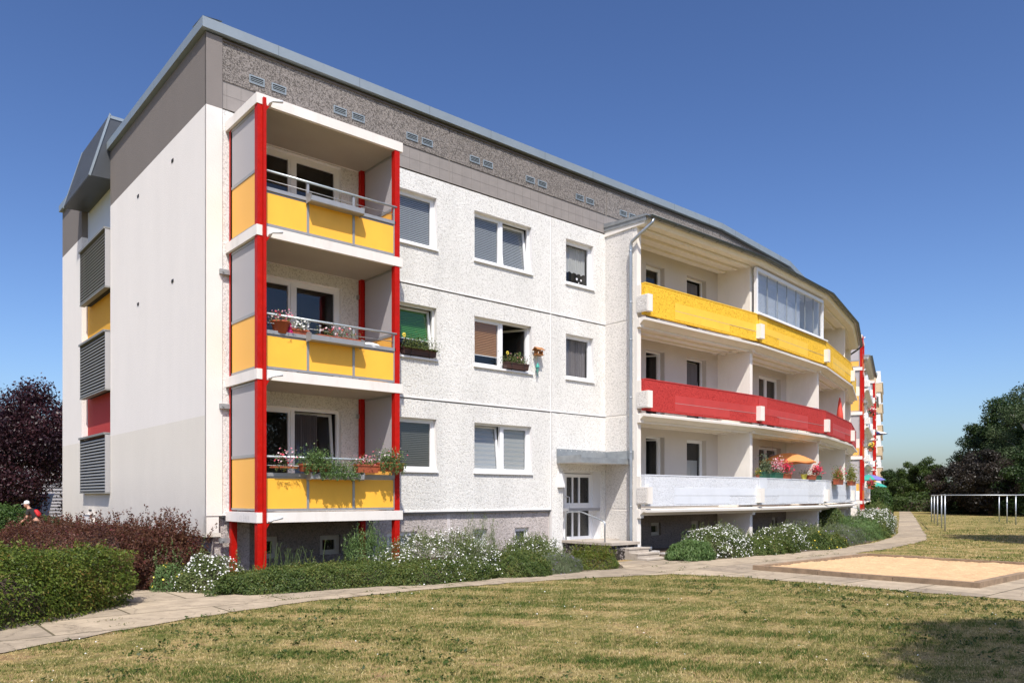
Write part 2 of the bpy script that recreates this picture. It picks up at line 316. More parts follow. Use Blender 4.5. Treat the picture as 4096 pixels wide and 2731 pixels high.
class MB:
    def __init__(s): s.v = []; s.f = []; s.m = []; s.sm = []
    def quad(s, pts, m=0, smooth=False):
        b = len(s.v); s.v += [tuple(p) for p in pts]; s.f.append(tuple(range(b, b + len(pts)))); s.m.append(m); s.sm.append(smooth)
    def hexa(s, P, m=0):
        b = len(s.v); s.v += [tuple(p) for p in P]
        for f in ((0, 3, 2, 1), (4, 5, 6, 7), (0, 1, 5, 4), (1, 2, 6, 5), (2, 3, 7, 6), (3, 0, 4, 7)):
            s.f.append(tuple(b + i for i in f)); s.m.append(m); s.sm.append(False)
    def box(s, fr, t0, t1, q0, q1, z0, z1, m=0):
        s.hexa([fr(t, q, z) for z in (z0, z1) for t, q in ((t0, q0), (t1, q0), (t1, q1), (t0, q1))], m)
    def prism(s, fr, prof, t0, t1, m=0):
        """profile of (q, z) extruded along t"""
        n = len(prof); b = len(s.v)
        s.v += [fr(t0, q, z) for q, z in prof] + [fr(t1, q, z) for q, z in prof]
        s.f.append(tuple(range(b + n - 1, b - 1, -1))); s.f.append(tuple(range(b + n, b + 2 * n))); s.m += [m, m]; s.sm += [False, False]
        for i in range(n):
            j = (i + 1) % n; s.f.append((b + i, b + j, b + n + j, b + n + i)); s.m.append(m); s.sm.append(False)
    def tube(s, path, r, n=8, m=0, closed=True):
        P = [Vector(p) for p in path]; b = len(s.v); k = len(P)
        rr = r if isinstance(r, (list, tuple)) else [r] * k
        up = Vector((0, 0, 1)) if abs((P[1] - P[0]).normalized().z) < .9 else Vector((1, 0, 0))
        for i, p in enumerate(P):
            d = (P[min(i + 1, k - 1)] - P[max(i - 1, 0)]).normalized()
            x = up.cross(d)
            if x.length < 1e-4: x = Vector((1, 0, 0)).cross(d)
            x.normalize(); y = d.cross(x).normalized(); up = y if abs(d.dot(y)) < .9 else up
            up = d.cross(x) * 1.0
            for j in range(n):
                a = 2 * math.pi * j / n; s.v.append(tuple(p + (x * math.cos(a) + y * math.sin(a)) * rr[i]))
        for i in range(k - 1):
            for j in range(n):
                j2 = (j + 1) % n; s.f.append((b + i * n + j, b + i * n + j2, b + (i + 1) * n + j2, b + (i + 1) * n + j)); s.m.append(m); s.sm.append(True)
        if closed:
            s.f.append(tuple(range(b + n - 1, b - 1, -1))); s.f.append(tuple(range(b + (k - 1) * n, b + k * n))); s.m += [m, m]; s.sm += [False, False]
    def lathe(s, c, prof, n=14, m=0):
        """profile of (radius, z)"""
        b = len(s.v); k = len(prof)
        for r, z in prof:
            for j in range(n):
                a = 2 * math.pi * j / n; s.v.append((c[0] + r * math.cos(a), c[1] + r * math.sin(a), c[2] + z))
        for i in range(k - 1):
            for j in range(n):
                j2 = (j + 1) % n; s.f.append((b + i * n + j, b + i * n + j2, b + (i + 1) * n + j2, b + (i + 1) * n + j)); s.m.append(m); s.sm.append(True)
    def build(s, name, mats, parent=None, recalc=True):
        me = bpy.data.meshes.new(name); me.from_pydata(s.v, [], s.f)
        for x in (mats if isinstance(mats, (list, tuple)) else [mats]): me.materials.append(x if not isinstance(x, str) else M[x])
        me.polygons.foreach_set('material_index', s.m); me.polygons.foreach_set('use_smooth', s.sm)
        me.update()
        return link(name, me, parent)
def ident(t, q, z): return (t, -q, z)
F0 = Frame((0, 0), 0)

def wall(mb, fr, t0, t1, z0, z1, q, holes=(), depth=.14, m=0, mr=1, margin=0):
    ts = sorted({t0, t1, *[h[0] for h in holes], *[h[1] for h in holes]}); zs = sorted({z0, z1, *[h[2] for h in holes], *[h[3] for h in holes]})
    ts = [t for t in ts if t0 <= t <= t1]; zs = [z for z in zs if z0 <= z <= z1]
    for a, b in zip(ts, ts[1:]):
        for c, d in zip(zs, zs[1:]):
            mt, mz = (a + b) / 2, (c + d) / 2
            if any(h[0] < mt < h[1] and h[2] < mz < h[3] for h in holes): continue
            mb.quad([fr(a, q, c), fr(b, q, c), fr(b, q, d), fr(a, q, d)], m)
    for a, b, c, d in holes:
        qi = q - depth - .05
        mb.quad([fr(a, q, c), fr(a, q, d), fr(a, qi, d), fr(a, qi, c)], mr); mb.quad([fr(b, q, d), fr(b, q, c), fr(b, qi, c), fr(b, qi, d)], mr)
        mb.quad([fr(a, q, d), fr(b, q, d), fr(b, qi, d), fr(a, qi, d)], mr); mb.quad([fr(b, q, c), fr(a, q, c), fr(a, qi, c), fr(b, qi, c)], mr)
        if margin:
            e = .004
            for (A, B, Cc, D) in ((a - margin, a, c - margin, d + margin), (b, b + margin, c - margin, d + margin)):
                if A >= t0 - .01 and B <= t1 + .01: mb.box(fr, A, B, q - .01, q + e, Cc, D, mr)

def blind_venetian(fr, t0, t1, z0, z1, q, m, parent, pitch=.045):
    mb = MB(); z = z0
    while z < z1 - .02:
        mb.quad([fr(t0, q + .008, z), fr(t1, q + .008, z), fr(t1, q - .006, z + .038), fr(t0, q - .006, z + .038)]); z += pitch
    mb.box(fr, t0, t1, q - .012, q + .012, z1 - .03, z1)
    for k in (.18, .5, .82): mb.box(fr, t0 + (t1 - t0) * k - .002, t0 + (t1 - t0) * k + .002, q + .009, q + .012, z0, z1)
    mb.build('blind', m, parent)
def blind_pleat(fr, t0, t1, z0, z1, q, m, parent):
    mb = MB(); z = z1; s = 1
    while z > z0:
        mb.quad([fr(t0, q + .012 * s, z), fr(t1, q + .012 * s, z), fr(t1, q - .012 * s, z - .022), fr(t0, q - .012 * s, z - .022)]); z -= .022; s = -s
    mb.box(fr, t0, t1, q - .014, q + .014, z - .02, z, 1)
    mb.build('pleated_blind', [m, M['white_plastic']], parent)
def blind_stripes(fr, t0, t1, z0, z1, q, parent):
    mb = MB(); z = z1; s = 0
    while z > z0:
        h = .075 if s % 2 == 0 else .05
        mb.quad([fr(t0, q, z), fr(t1, q, z), fr(t1, q, z - h), fr(t0, q, z - h)], s % 2); z -= h; s += 1
    mb.build('striped_roller_blind', [M['curtain'], M['roller_grey']], parent)
def drape(fr, t0, t1, z0, z1, q, m, parent, amp=.02, scallop=0, n=60, name='curtain'):
    mb = MB()
    P = [(t0 + (t1 - t0) * i / n, q + amp * math.sin(i * 1.1) + amp * .5 * math.sin(i * .37)) for i in range(n + 1)]
    for i in range(n):
        zb0 = z0 + scallop * abs(math.sin(i * .25)); zb1 = z0 + scallop * abs(math.sin((i + 1) * .25))
        mb.quad([fr(*P[i], zb0), fr(*P[i + 1], zb1), fr(*P[i + 1], z1), fr(*P[i], z1)], 0, True)
    mb.build(name, m, parent)

def window(parent, fr, t0, t1, z0, z1, q, cells=(1,), mode=None, sill=True, blinds=None, depth=.14, sill_over=.05, room=1.1, name='window', label=None, fw=.05, fmat='pvc'):
    """frame set back in the opening; cells are relative widths; mode per cell: fixed / tilt / open; blinds per cell"""
    mode = mode or ['fixed'] * len(cells); blinds = blinds or [None] * len(cells)
    qf = q - depth
    fm = MB()
    for a, b, c, d in ((t0, t0 + fw, z0, z1), (t1 - fw, t1, z0, z1), (t0 + fw, t1 - fw, z1 - fw, z1), (t0 + fw, t1 - fw, z0, z0 + fw)): fm.box(fr, a, b, qf - .05, qf + .02, c, d)
    tot = sum(cells); W_ = t1 - t0 - 2 * fw; x = t0 + fw; cl = []
    for i, c in enumerate(cells):
        w = W_ * c / tot; cl.append((x, x + w)); x += w
        if i < len(cells) - 1: fm.box(fr, x - .045, x + .045, qf - .05, qf + .03, z0 + fw, z1 - fw)
    wo = fm.build(name, M[fmat], parent)
    if label: wo['label'] = label
    if sill:
        sm = MB(); sm.box(fr, t0 - .03, t1 + .03, qf + .02, q + sill_over, z0 - .045, z0 + .004); sm.build('window_sill', M['pvc'], wo)
    rm = MB(); rq = qf - .06
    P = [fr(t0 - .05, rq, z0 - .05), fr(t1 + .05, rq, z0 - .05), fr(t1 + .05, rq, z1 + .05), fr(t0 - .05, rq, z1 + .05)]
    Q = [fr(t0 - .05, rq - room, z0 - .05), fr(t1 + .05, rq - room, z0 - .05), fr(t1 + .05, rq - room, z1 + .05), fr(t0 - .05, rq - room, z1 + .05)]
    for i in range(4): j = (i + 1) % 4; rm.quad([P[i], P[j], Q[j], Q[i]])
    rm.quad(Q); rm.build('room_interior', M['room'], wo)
    for i, (a, b) in enumerate(cl):
        a2 = a + (.045 if i else 0); b2 = b - (.045 if i < len(cl) - 1 else 0); c, d = z0 + fw, z1 - fw
        md = mode[i]
        if md == 'tilt': g = lambda t, q_, z: fr(t, q_ - (z - z0) * .11, z)
        elif md == 'open':
            an = R(62)
            def g(t, q_, z, b2=b2): 
                s_ = b2 - t; dq = q_ - qf
                return fr(b2 - s_ * math.cos(an) - dq * math.sin(an) * .0, qf - s_ * math.sin(an) + dq, z)
        else: g = fr
        sb = MB(); w = .055
        for A, B, Cc, D in ((a2, a2 + w, c, d), (b2 - w, b2, c, d), (a2 + w, b2 - w, d - w, d), (a2 + w, b2 - w, c, c + w)): sb.box(g, A, B, qf - .045, qf + .012, Cc, D)
        so = sb.build('sash', M[fmat], wo)
        gm = MB(); gm.quad([g(a2 + w, qf - .02, c + w), g(b2 - w, qf - .02, c + w), g(b2 - w, qf - .02, d - w), g(a2 + w, qf - .02, d - w)]); gm.build('pane', M['glass'], wo)
        bl = blinds[i]
        if bl:
            k = bl[0]; lo = c + w + (d - c - 2 * w) * bl[1]; A, B, D = a2 + w, b2 - w, d - w; bq = qf - .06
            if k == 'ven': blind_venetian(g, A, B, lo, D, bq, M['slat'], wo)
            elif k == 'vend': blind_venetian(g, A, B, lo, D, bq, M['slat_dark'], wo)
            elif k == 'venw': blind_venetian(g, A, B, lo, D, bq, M['slat_white'], wo)
            elif k == 'green': blind_pleat(g, A, B, lo, D, bq, M['green_blind'], wo)
            elif k == 'tan': blind_pleat(g, A, B, lo, D, bq, M['orange_blind'], wo)
            elif k == 'stripe': blind_stripes(g, A, B, lo, D, bq, wo)
            elif k == 'net': drape(fr, A, B, lo, D, qf - .12, M['curtain'], wo, .012, .05)
            elif k == 'grey': drape(fr, A, B, lo, D, qf - .12, M['grey_curtain'], wo, .02)
            elif k == 'long': drape(fr, A, A + (B - A) * .62, lo, D, qf - .16, M['grey_curtain'], wo, .035)
            elif k == 'cafe': drape(fr, A, B, c + w + (d - c) * .02, c + w + (d - c) * .66, qf - .12, M['curtain'], wo, .015, .0)
    return wo

# ------------------------------------------------------------------ main building
B1 = thing('apartment_building', 'long white three-storey apartment block with yellow and red balconies and grey top band', 'apartment building')
FG = Frame((0, 0), -90)      # gable: t = -y
BAYS = [Frame((12.05, 0), 0)]
o = (18.05, 0)
for a in (7, 16.5, 23):
    BAYS.append(Frame(o, a)); f = BAYS[-1]; p = f(6, 0, 0); o = (p[0], p[1])
FF = Frame(o, 23)            # facade beyond the loggias
ZF = [1.33, 4.13, 6.93]      # floor lines
FLH = [1.33, 4.13, 6.93, 9.72]

# facade wall in panels per storey (joints are real gaps filled a little deeper)
wins = []
tops = [3.66, 6.46, 9.23]; 
for k in range(3):
    zt = tops[k]; zb = zt - 1.30
    wins += [('W1', k, 4.35, 5.74, zb, zt), ('W2', k, 6.95, 8.98, zb, zt)]
    if k: wins.append(('W3', k, 10.34, 11.50, zb, zt))
fac = MB(); 
TW = [(.95, 3.07, FLH[k] + .16, tops[k] + .02) for k in range(3)]
for k in range(3):
    z0, z1 = FLH[k] + .012, FLH[k + 1] - .022
    holes = [w[2:] for w in wins if w[1] == k]
    wall(fac, F0, .33, 9.74, z0, z1, 0, [TW[k]] + [h for h in holes if h[0] < 9], m=0, mr=1)
    if k: wall(fac, F0, 9.765, 12.05, z0, z1, 0, [h for h in holes if h[0] > 9], m=0, mr=1)
wall(fac, F0, 9.765, 12.05, 0, 4.118, 0, [(10.22, 11.82, .40, 2.47)], .4, 0, 1)
fac.build('facade_wall', [M['white_rough'], M['white_paint']], B1)
jm = MB()
for z in FLH[:3]: jm.box(F0, .33, 12.05, -.12, -.02, z - .04, z + .04)
jm.box(F0, 9.73, 9.78, -.12, -.014, 0, 9.7, 2)
jm.box(F0, 9.70, 9.738, -.1, .006, 1.36, 9.69, 1)
for z in FLH[1:3]:      # raised mortar ledge above the joints
    for i in range(60):
        a = .33 + 11.72 * i / 60; jm.box(F0, a, a + 11.72 / 60 - .002, -.01, .012 + .012 * random.random(), z + .012, z + .03 + .016 * random.random(), 1)
for i in range(48): a = .33 + 9.4 * i / 48; jm.box(F0, a, a + .195, -.01, .02 + .01 * random.random(), 1.335, 1.365 + .01 * random.random(), 1)
jm.build('panel_joint', [M['joint'], M['white_paint'], mat('old_joint_paint', (.62, .60, .57), .8)], B1)
# plinth
BW = [(1.05, 1.60, .38, .86), (2.58, 3.10, .40, .84), (4.35, 5.22, .36, .86), (6.98, 7.48, .40, .86), (8.44, 8.98, .40, .86)]
pl = MB(); wall(pl, F0, .15, .95, -.1, 1.33, -.09, [], .12, 0, 1); wall(pl, F0, 3.95, 9.765, -.1, 1.33, -.09, BW[2:], .12, 0, 1)
pr_ = MB(); wall(pr_, F0, .95, 3.95, -.1, 1.33, -.09, BW[:2], .12, 0, 0); pr_.build('shade_toned_plinth_wall', M['shade_toned_rough'], B1)  # plinth stretch under the balcony tower, its shade painted into the wall colour
pl.quad([F0(.15, 0, 1.33), F0(9.765, 0, 1.33), F0(9.765, -.09, 1.33), F0(.15, -.09, 1.33)], 1); pl.quad([F0(9.765, 0, -.1), F0(9.765, 0, 1.33), F0(9.765, -.09, 1.33), F0(9.765, -.09, -.1)], 1)
pl.box(F0, 6.12, 6.22, -.1, -.082, 0, 1.32, 1)
pl.build('plinth_wall', [M['plinth_rough'], mat('plinth_smooth', (.60, .55, .53), .8)], B1)
for b_ in BW[:2]: window(B1, F0, *b_, -.09, sill=False, depth=.10, name='basement_window', room=.5, fmat='shade_toned_frame')
for b_, bl in zip(BW[2:], ('venw', 'venw', 'cafe')): window(B1, F0, *b_, -.09, sill=False, depth=.10, name='basement_window', room=.5, blinds=[(bl, .0)])
# corner insulation strip of the gable returning on the facade
st = MB(); st.box(F0, .0, .33, -.03, .035, 1.33, 9.695, 0); st.box(F0, .0, .33, -.03, .035, 9.698, 11.16, 1); st.box(F0, .0, .26, -.12, .02, .98, 1.326, 0)
st.box(F0, .345, .50, -.02, .012, 1.34, 9.70, 2)
st.build('corner_strip', [M['gable_return'], M['gable_grey'], M['white_rough']], B1)
# facade windows
spec = {('W1', 0): dict(blinds=[('vend', 0)], cells=(1,)), ('W2', 0): dict(cells=(1, 1), mode=['tilt', 'fixed'], blinds=[('stripe', .0), ('stripe', 0)]),
        ('W1', 1): dict(cells=(1,), mode=['tilt'], blinds=[('green', .36)]), ('W2', 1): dict(cells=(1, 1), mode=['fixed', 'open'], blinds=[('tan', .22), None]),
        ('W3', 1): dict(blinds=[('grey', 0)]), ('W1', 2): dict(blinds=[('ven', 0)]), ('W2', 2): dict(cells=(1, 1), mode=['fixed', 'tilt'], blinds=[('ven', 0), ('ven', 0)]),
        ('W3', 2): dict(blinds=[('net', .28)])}
for nme, k, a, b, c, d in wins: window(B1, F0, a, b, c, d, 0, **spec[(nme, k)])
for k in range(3):      # balcony door and window behind the balcony tower
    window(B1, F0, *TW[k], 0, cells=(1, 1.16), mode=['fixed', 'tilt' if k == 0 else 'fixed'], blinds=[None, ('long', 0) if k == 0 else None], sill=False, name='balcony_window', fw=.06)
# attic band
at = MB(); gr = MB()
segs = [(F0, .33, 6.10), (F0, 6.14, 12.04), (F0, 12.08, 18.03)] + [(BAYS[i], .03, 5.97) for i in (1, 2, 3)] + [(FF, .03, 5.97)]
for fr, a, b in segs:
    at.box(fr, a, b, -.15, 0, 9.735, 10.30, 1); at.box(fr, a, b, -.15, .018, 10.303, 11.10, 0)
    n = int((b - a) / .2)
for fr, a, b in segs: at.box(fr, a - .04, a, -.15, -.006, 9.73, 11.1, 1)
at.build('attic_band', [M['attic_rough'], M['tile_band']], B1)
tl = MB()
for fr, a, b in segs[:3]:
    tl.box(fr, a, b, .0, .0025, 10.012, 10.02)
    i = 0; x = a + .1
    while x < b: tl.box(fr, x, x + .007, .0, .0025, 9.74, 10.3); x += .30
tl.build('tile_joint', mat('tile_joint', (.205, .185, .172), .9), B1)
eb = MB()
for fr, a, b in [(F0, .33, 18.05)] + [(BAYS[i], 0, 6) for i in (1, 2, 3)] + [(FF, 0, 6)]:
    eb.box(fr, a, b, -.2, -.03, 11.0, 11.24); eb.box(fr, a, b, -.2, .05, 11.095, 11.125)
eb.build('eaves_board', M['board_dark'], B1)
# coping: follows the bends, joints every 2 m
def miter(frs, q):
    """points where the q-offset lines of successive frames meet"""
    pts = [frs[0][0](frs[0][1], q, 0)]
    for (f1, a1, b1), (f2, a2, b2) in zip(frs, frs[1:]):
        h = R((f2.deg - f1.deg) / 2); p = f1(b1 - q * math.tan(h) * 1, q, 0) if False else f1(b1, q, 0); p2 = f2(a2, q, 0)
        pts.append(((p[0] + p2[0]) / 2, (p[1] + p2[1]) / 2, 0))
    f, a, b = frs[-1]; pts.append(f(b, q, 0)); return pts
CH = [(F0, -.10, 18.05)] + [(BAYS[i], 0, 6) for i in (1, 2, 3)] + [(FF, 0, 6)]
co = MB()
def strip(mb, path_out, path_in, zo0, zo1, zi, m=0):
    for (a, b), (c, d) in zip(zip(path_out, path_out[1:]), zip(path_in, path_in[1:])):
        A, Bp = a[:2], b[:2]; Cc, D = c[:2], d[:2]
        mb.quad([(*A, zo0), (*Bp, zo0), (*Bp, zo1), (*A, zo1)], m); mb.quad([(*A, zo1), (*Bp, zo1), (*D, zi), (*Cc, zi)], m)
        mb.quad([(*A, zo0), (*Cc, zo0), (*D, zo0), (*Bp, zo0)], m)
po = miter(CH, .12); pin = miter(CH, -.5)
strip(co, po, pin, 11.20, 11.41, 11.45)
gp = [(-.10, -.12, 0), (-.10, 7.34, 0)]; gi = [(.3, -.12, 0), (.3, 7.34, 0)]
strip(co, gp, gi, 11.21, 11.41, 11.45); strip(co, [(-.10, 10.6, 0), (-.10, 13.5, 0)], [(.3, 10.6, 0), (.3, 13.5, 0)], 11.21, 11.41, 11.45)
co.quad([(-.10, 13.5, 11.21), (.3, 13.5, 11.21), (.3, 13.5, 11.45), (-.10, 13.5, 11.41)])
cob = co.build('roof_coping', M['coping'], B1)
cj = MB()
for x in np.arange(1.5, 18, 1.97): cj.box(F0, x, x + .012, .1, .1225, 11.2, 11.412)
for y in np.arange(1.2, 7.2, 1.9): cj.box(FG, -y - .012, -y, .08, .1025, 11.21, 11.412)
for i in (1, 2):
    for x in (1, 3, 5): cj.box(BAYS[i], x, x + .012, .1, .1225, 11.2, 11.412)
cj.build('coping_seam', mat('seam', (.18, .21, .23), .5, metal=.4), cob)
# vents
for c in (.90, 1.39, 2.86, 3.33, 4.82, 5.27, 6.78, 7.22, 8.74, 9.20, 10.72, 11.16, 12.67, 13.10):
    v = MB()
    for A, B_, Cc, D in ((c, c + .33, 10.45, 10.475), (c, c + .33, 10.595, 10.62), (c, c + .022, 10.475, 10.595), (c + .308, c + .33, 10.475, 10.595)): v.box(F0, A, B_, 0, .035, Cc, D, 0)
    for z in (10.485, 10.52, 10.555): v.hexa([F0(t, q, zz) for zz, dq in ((z, .0), (z + .012, -.0)) for t, q in ((c + .02, .0), (c + .31, .0), (c + .31, .034 if zz == z else .03), (c + .02, .034 if zz == z else .03))], 0)
    v.box(F0, c + .02, c + .31, .012, .0185, 10.47, 10.6, 1)
    v.build('ventilation_grille', [M['coping'], M['dark']], B1)
# gable wall with the recessed stair strip
gb = MB()
YR0, YR1 = 7.36, 10.72
wall(gb, FG, -YR0, .035, .90, 11.18, 0, [], m=0)
wall(gb, FG, -13.45, -YR1, .90, 11.18, 0, [], m=0); wall(gb, FG, -YR1, -YR0, .90, 1.80, 0, [], m=0)
for y in (YR0, YR1): gb.quad([(0, y, 1.8), (.18, y, 1.8), (.18, y, 11.18), (0, y, 11.18)])
gb.quad([(0, YR0, 1.8), (0, YR1, 1.8), (.18, YR1, 1.8), (.18, YR0, 1.8)])
gb.quad([(0, -.035, .9), (0, 13.45, .9), (.16, 13.45, .9), (.16, -.035, .9)]); gb.quad([(0, 13.45, .9), (6, 13.45, .9), (6, 13.45, 11.18), (0, 13.45, 11.18)])
gb.quad([(0, -.035, .98), (.3, -.035, .98), (.3, -.035, .9), (0, -.035, .9)])
gb.build('gable_wall', M['gable'], B1)
gpn = MB(); gpn.quad([(.15, 0, -.1), (.15, 13.3, -.1), (.15, 13.3, .98), (.15, 0, .98)]); gpn.quad([(.15, 13.3, -.1), (6, 13.3, -.1), (6, 13.3, 1), (.15, 13.3, 1)])
gpn.build('gable_plinth', M['plinth_rough'], B1)
for z0, z1, mm, nm in ((3.45, 4.68, 'panel_red', 'red_infill_panel'), (6.25, 7.52, 'panel_yellow', 'yellow_infill_panel'), (9.05, 11.15, 'panel_blue', 'pale_infill_panel')):
    p = MB(); p.box(FG, -YR1 + .002, -YR0 - .002, -.25, -.17, z0 - .05, z1 + .05); p.build(nm, M[mm], B1)
for z0, z1 in ((1.84, 3.42), (4.68, 6.24), (7.50, 9.06)):
    L = MB(); y0, y1 = YR0 + .01, 10.33
    L.box(FG, -y1, -y0, -.17, .0, z0, z1, 1)
    L.box(FG, -y0 - .03, -y0, .0, .13, z0, z1 + .02, 2); L.box(FG, -y1, -y1 + .03, .0, .13, z0, z1, 0)
    L.box(FG, -y1 - .03, -y0 + .0, .0, .17, z1 + .002, z1 + .06, 0); L.box(FG, -y1, -y0, .0, .14, z0 - .04, z0 - .002, 0)
    z = z0 + .03
    while z < z1 - .06:
        L.hexa([FG(-y1 + .03, .10, z), FG(-y0 - .03, .10, z), FG(-y0 - .03, .135, z + .004), FG(-y1 + .03, .135, z + .004),
                FG(-y1 + .03, .07, z + .055), FG(-y0 - .03, .07, z + .055), FG(-y0 - .03, .105, z + .06), FG(-y1 + .03, .105, z + .06)], 0); z += .088
    L.build('louvre_screen', [M['louvre'], M['dark'], M['louvre_side']], B1)
gv = MB()
for y, z in ((2.0, 9.19), (4.65, 9.17), (2.0, 6.50), (4.65, 6.48)): gv.box(FG, -y - .13, -y + .0, -.02, .012, z, z + .07, 0)
gv.build('gable_vent_slot', M['dark'], B1)
# ribbed metal hood over the stair strip
hd = MB(); y0, y1 = 7.37, 10.6
prof = [(.50, 10.43), (0.0, 10.45), (-.36, 10.45), (-.36, 12.11), (-.0, 12.22)]
hd.prism(FG, prof, -y1, -y0, 0)
dx, dz = .50, 1.79; ln = math.hypot(dx, dz); nx, nz = dz / ln, dx / ln
k = 0
while k * .075 < 3.2:
    t = -y1 + .02 + k * .075
    hd.hexa([FG(t, .50, 10.45), FG(t + .035, .50, 10.45), FG(t + .035, .50 + .02 * nx, 10.45 + .02 * nz), FG(t, .50 + .02 * nx, 10.45 + .02 * nz),
             FG(t, .0, 12.22), FG(t + .035, .0, 12.22), FG(t + .035, .02 * nx, 12.22 + .02 * nz), FG(t, .02 * nx, 12.22 + .02 * nz)], 0); k += 1
for t in (-y1 - .02, -y0 - .03):
    hd.hexa([FG(t, .49, 10.41), FG(t + .05, .49, 10.41), FG(t + .05, .54, 10.43), FG(t, .54, 10.43), FG(t, -.02, 12.22), FG(t + .05, -.02, 12.22), FG(t + .05, .02, 12.26), FG(t, .02, 12.26)], 1)
hd.box(FG, -y0 - .03, -y0 + .02, -.36, .0, 12.12, 12.2, 1)
hd.build('stair_hood', [M['anthracite'], M['coping']], B1)
# roof and rear closure
rf = MB()
poly_out = [(.05, .1), (18.05, .1)] + [BAYS[i](6, -.1, 0)[:2] for i in (1, 2, 3)] + [FF(6, -.1, 0)[:2]]
poly_in = [(.05, 13.4), (16.5, 13.4)] + [BAYS[i](6, -12, 0)[:2] for i in (1, 2, 3)] + [FF(6, -12, 0)[:2]]
for (a, b), (c, d) in zip(zip(poly_out, poly_out[1:]), zip(poly_in, poly_in[1:])):
    rf.quad([(*a, 11.05), (*b, 11.05), (*d, 11.05), (*c, 11.05)]); rf.quad([(*c, 0), (*d, 0), (*d, 11.3), (*c, 11.3)])
rf.quad([(*poly_out[-1], 0), (*poly_in[-1], 0), (*poly_in[-1], 11.3), (*poly_out[-1], 11.3)])
rf.build('roof', M['joint'], B1)

# ---------------------------------------------------------------- balcony towers
def tower(parent, fr, t0, floors, lid, W_=3.27, detail=True, h_low=1.10):
    """self-standing balcony stack: red posts, slabs, infill panels, rails. floors = slab bottom heights"""
    t1 = t0 + W_; D = 1.60
    levels = list(floors) + [lid]
    pm = MB()
    segs = [(-.1, levels[0])] + [(levels[i] + .2, levels[i + 1]) for i in range(len(levels) - 1)]
    for (tt, qq, nm) in ((t0 + .02, D - .14, 'l'), (t1 - .17, D - .14, 'r'), (t0 + .06, .06, 'bl'), (t1 - .19, .06, 'br')):
        p = MB()
        for a, b in segs:
            if nm[0] == 'b': p.box(fr, tt, tt + .12, qq, qq + .12, a, b)
            else: p.box(fr, tt, tt + (.10 if nm == 'l' else .125), qq, qq + .13, a, b)
        if nm == 'l':
            p.box(fr, tt + .092, tt + .15, D + .003, D + .06, -.1, lid + .12)
            for L in levels: p.hexa([fr(t, q, z) for z, w in ((L - .12, .0), (L - .02, .06)) for t, q in ((tt + .152, D + .01), (tt + .155 + w, D + .01), (tt + .155 + w, D + .05), (tt + .152, D + .05))])
        p.build('red_post', M['steel_red'], parent)
    for i, L in enumerate(levels):
        s = MB(); s.box(fr, t0, t1 + .03, .02, D, L, L + .2)
        b = s.build('balcony' if i < len(levels) - 1 else 'balcony_roof', M['concrete_white'], parent)
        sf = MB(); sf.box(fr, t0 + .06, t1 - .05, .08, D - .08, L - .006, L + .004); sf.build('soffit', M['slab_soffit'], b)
        sp = MB(); sp.tube([fr(t0 + .26, D - .02, L + .02), fr(t0 + .24, D + .10, L + .03), fr(t0 + .26, D + .13, L + .06), fr(t0 + .46, D + .14, L + .10)], .03); sp.build('water_spout', M['white_plastic'], b)
        if i == len(levels) - 1: break
        z = L + .2; top = levels[i + 1]
        for side, tt in (('left', t0 + .06), ('right', t1 - .10)):
            mid = z + (1.10 if top - z > 2.2 else .42)
            f = MB(); qa, qb = .14, D - .16
            for A, B_, Cc, Dd in ((qa, qa + .04, z + .03, top - .02), (qb - .04, qb, z + .03, top - .02), (qa + .04, qb - .04, z + .03, z + .07), (qa + .04, qb - .04, top - .06, top - .02), (qa + .04, qb - .04, mid - .03, mid + .03)): f.box(fr, tt, tt + .04, A, B_, Cc, Dd)
            fo = f.build('side_frame', M['alu'], b)
            g = MB(); g.box(fr, tt + .012, tt + .022, qa + .04, qb - .04, z + .07, mid - .03); g.build('side_panel', M['orange_panel'], b)
            g = MB(); g.box(fr, tt + .012, tt + .022, qa + .04, qb - .04, mid + .03, top - .06); g.build('frosted_pane', M['frost'], b)
        xs = [t0 + .17, t0 + 1.07, t0 + 2.10, t1 - .17]
        for a, c in zip(xs, xs[1:]):
            g = MB(); g.box(fr, a + .025, c - .025, D - .05, D - .035, z + .07, z + .66); g.build('front_panel', M['yellow_panel'], b)
        f = MB()
        for a in xs: f.box(fr, a - .025, a + .025, D - .07, D - .02, z + .02, z + (.72 if a in (xs[0],) else 1.10))
        f.box(fr, xs[0], xs[-1] + .02, D - .06, D - .03, z + .02, z + .068)
        f.box(fr, xs[0], xs[-1] + .02, D - .07, D - .01, z + .70, z + .77); f.box(fr, xs[0], xs[-1], D - .06, D - .04, z + .662, z + .698)
        f.tube([fr(xs[0], D - .04, z + .91), fr(xs[-1], D - .04, z + .91)], .008)
        f.build('railing_frame', M['alu'], b)
        h = MB(); h.tube([fr(xs[0] - .02, D - .02, z + 1.08), fr(xs[-1] + .05, D - .02, z + 1.08)], .024); h.build('handrail', M['alu_light'], b)
        sh = MB(); a, c = xs[1] - .04, xs[2] + .12
        sh.prism(fr, [(D - .049, z + .66), (D + .17, z + .645), (D + .20, z + .66), (D + .20, z + .76), (D + .185, z + .76), (D + .185, z + .67), (D - .049, z + .675)], a, c)
        for t in (a - .012, c): sh.prism(fr, [(D - .01, z + .63), (D + .19, z + .64), (D + .22, z + .78), (D + .08, z + .83), (D - .01, z + .80)], t, t + .012)
        sh.build('flower_shelf', M['alu'], b)
        for tt in (t0 - .14, t1 - .22):
            k = MB(); k.box(fr, tt, tt + .24, .02, .10, L - .45, L - .35); k.tube([fr(tt + .06, .1, L - .4), fr(tt + .06, .12, L - .4)], .018); k.build('wall_bracket', M['alu'], parent)
tower(B1, F0, .40, [1.22, 3.98, 6.74], 9.26)

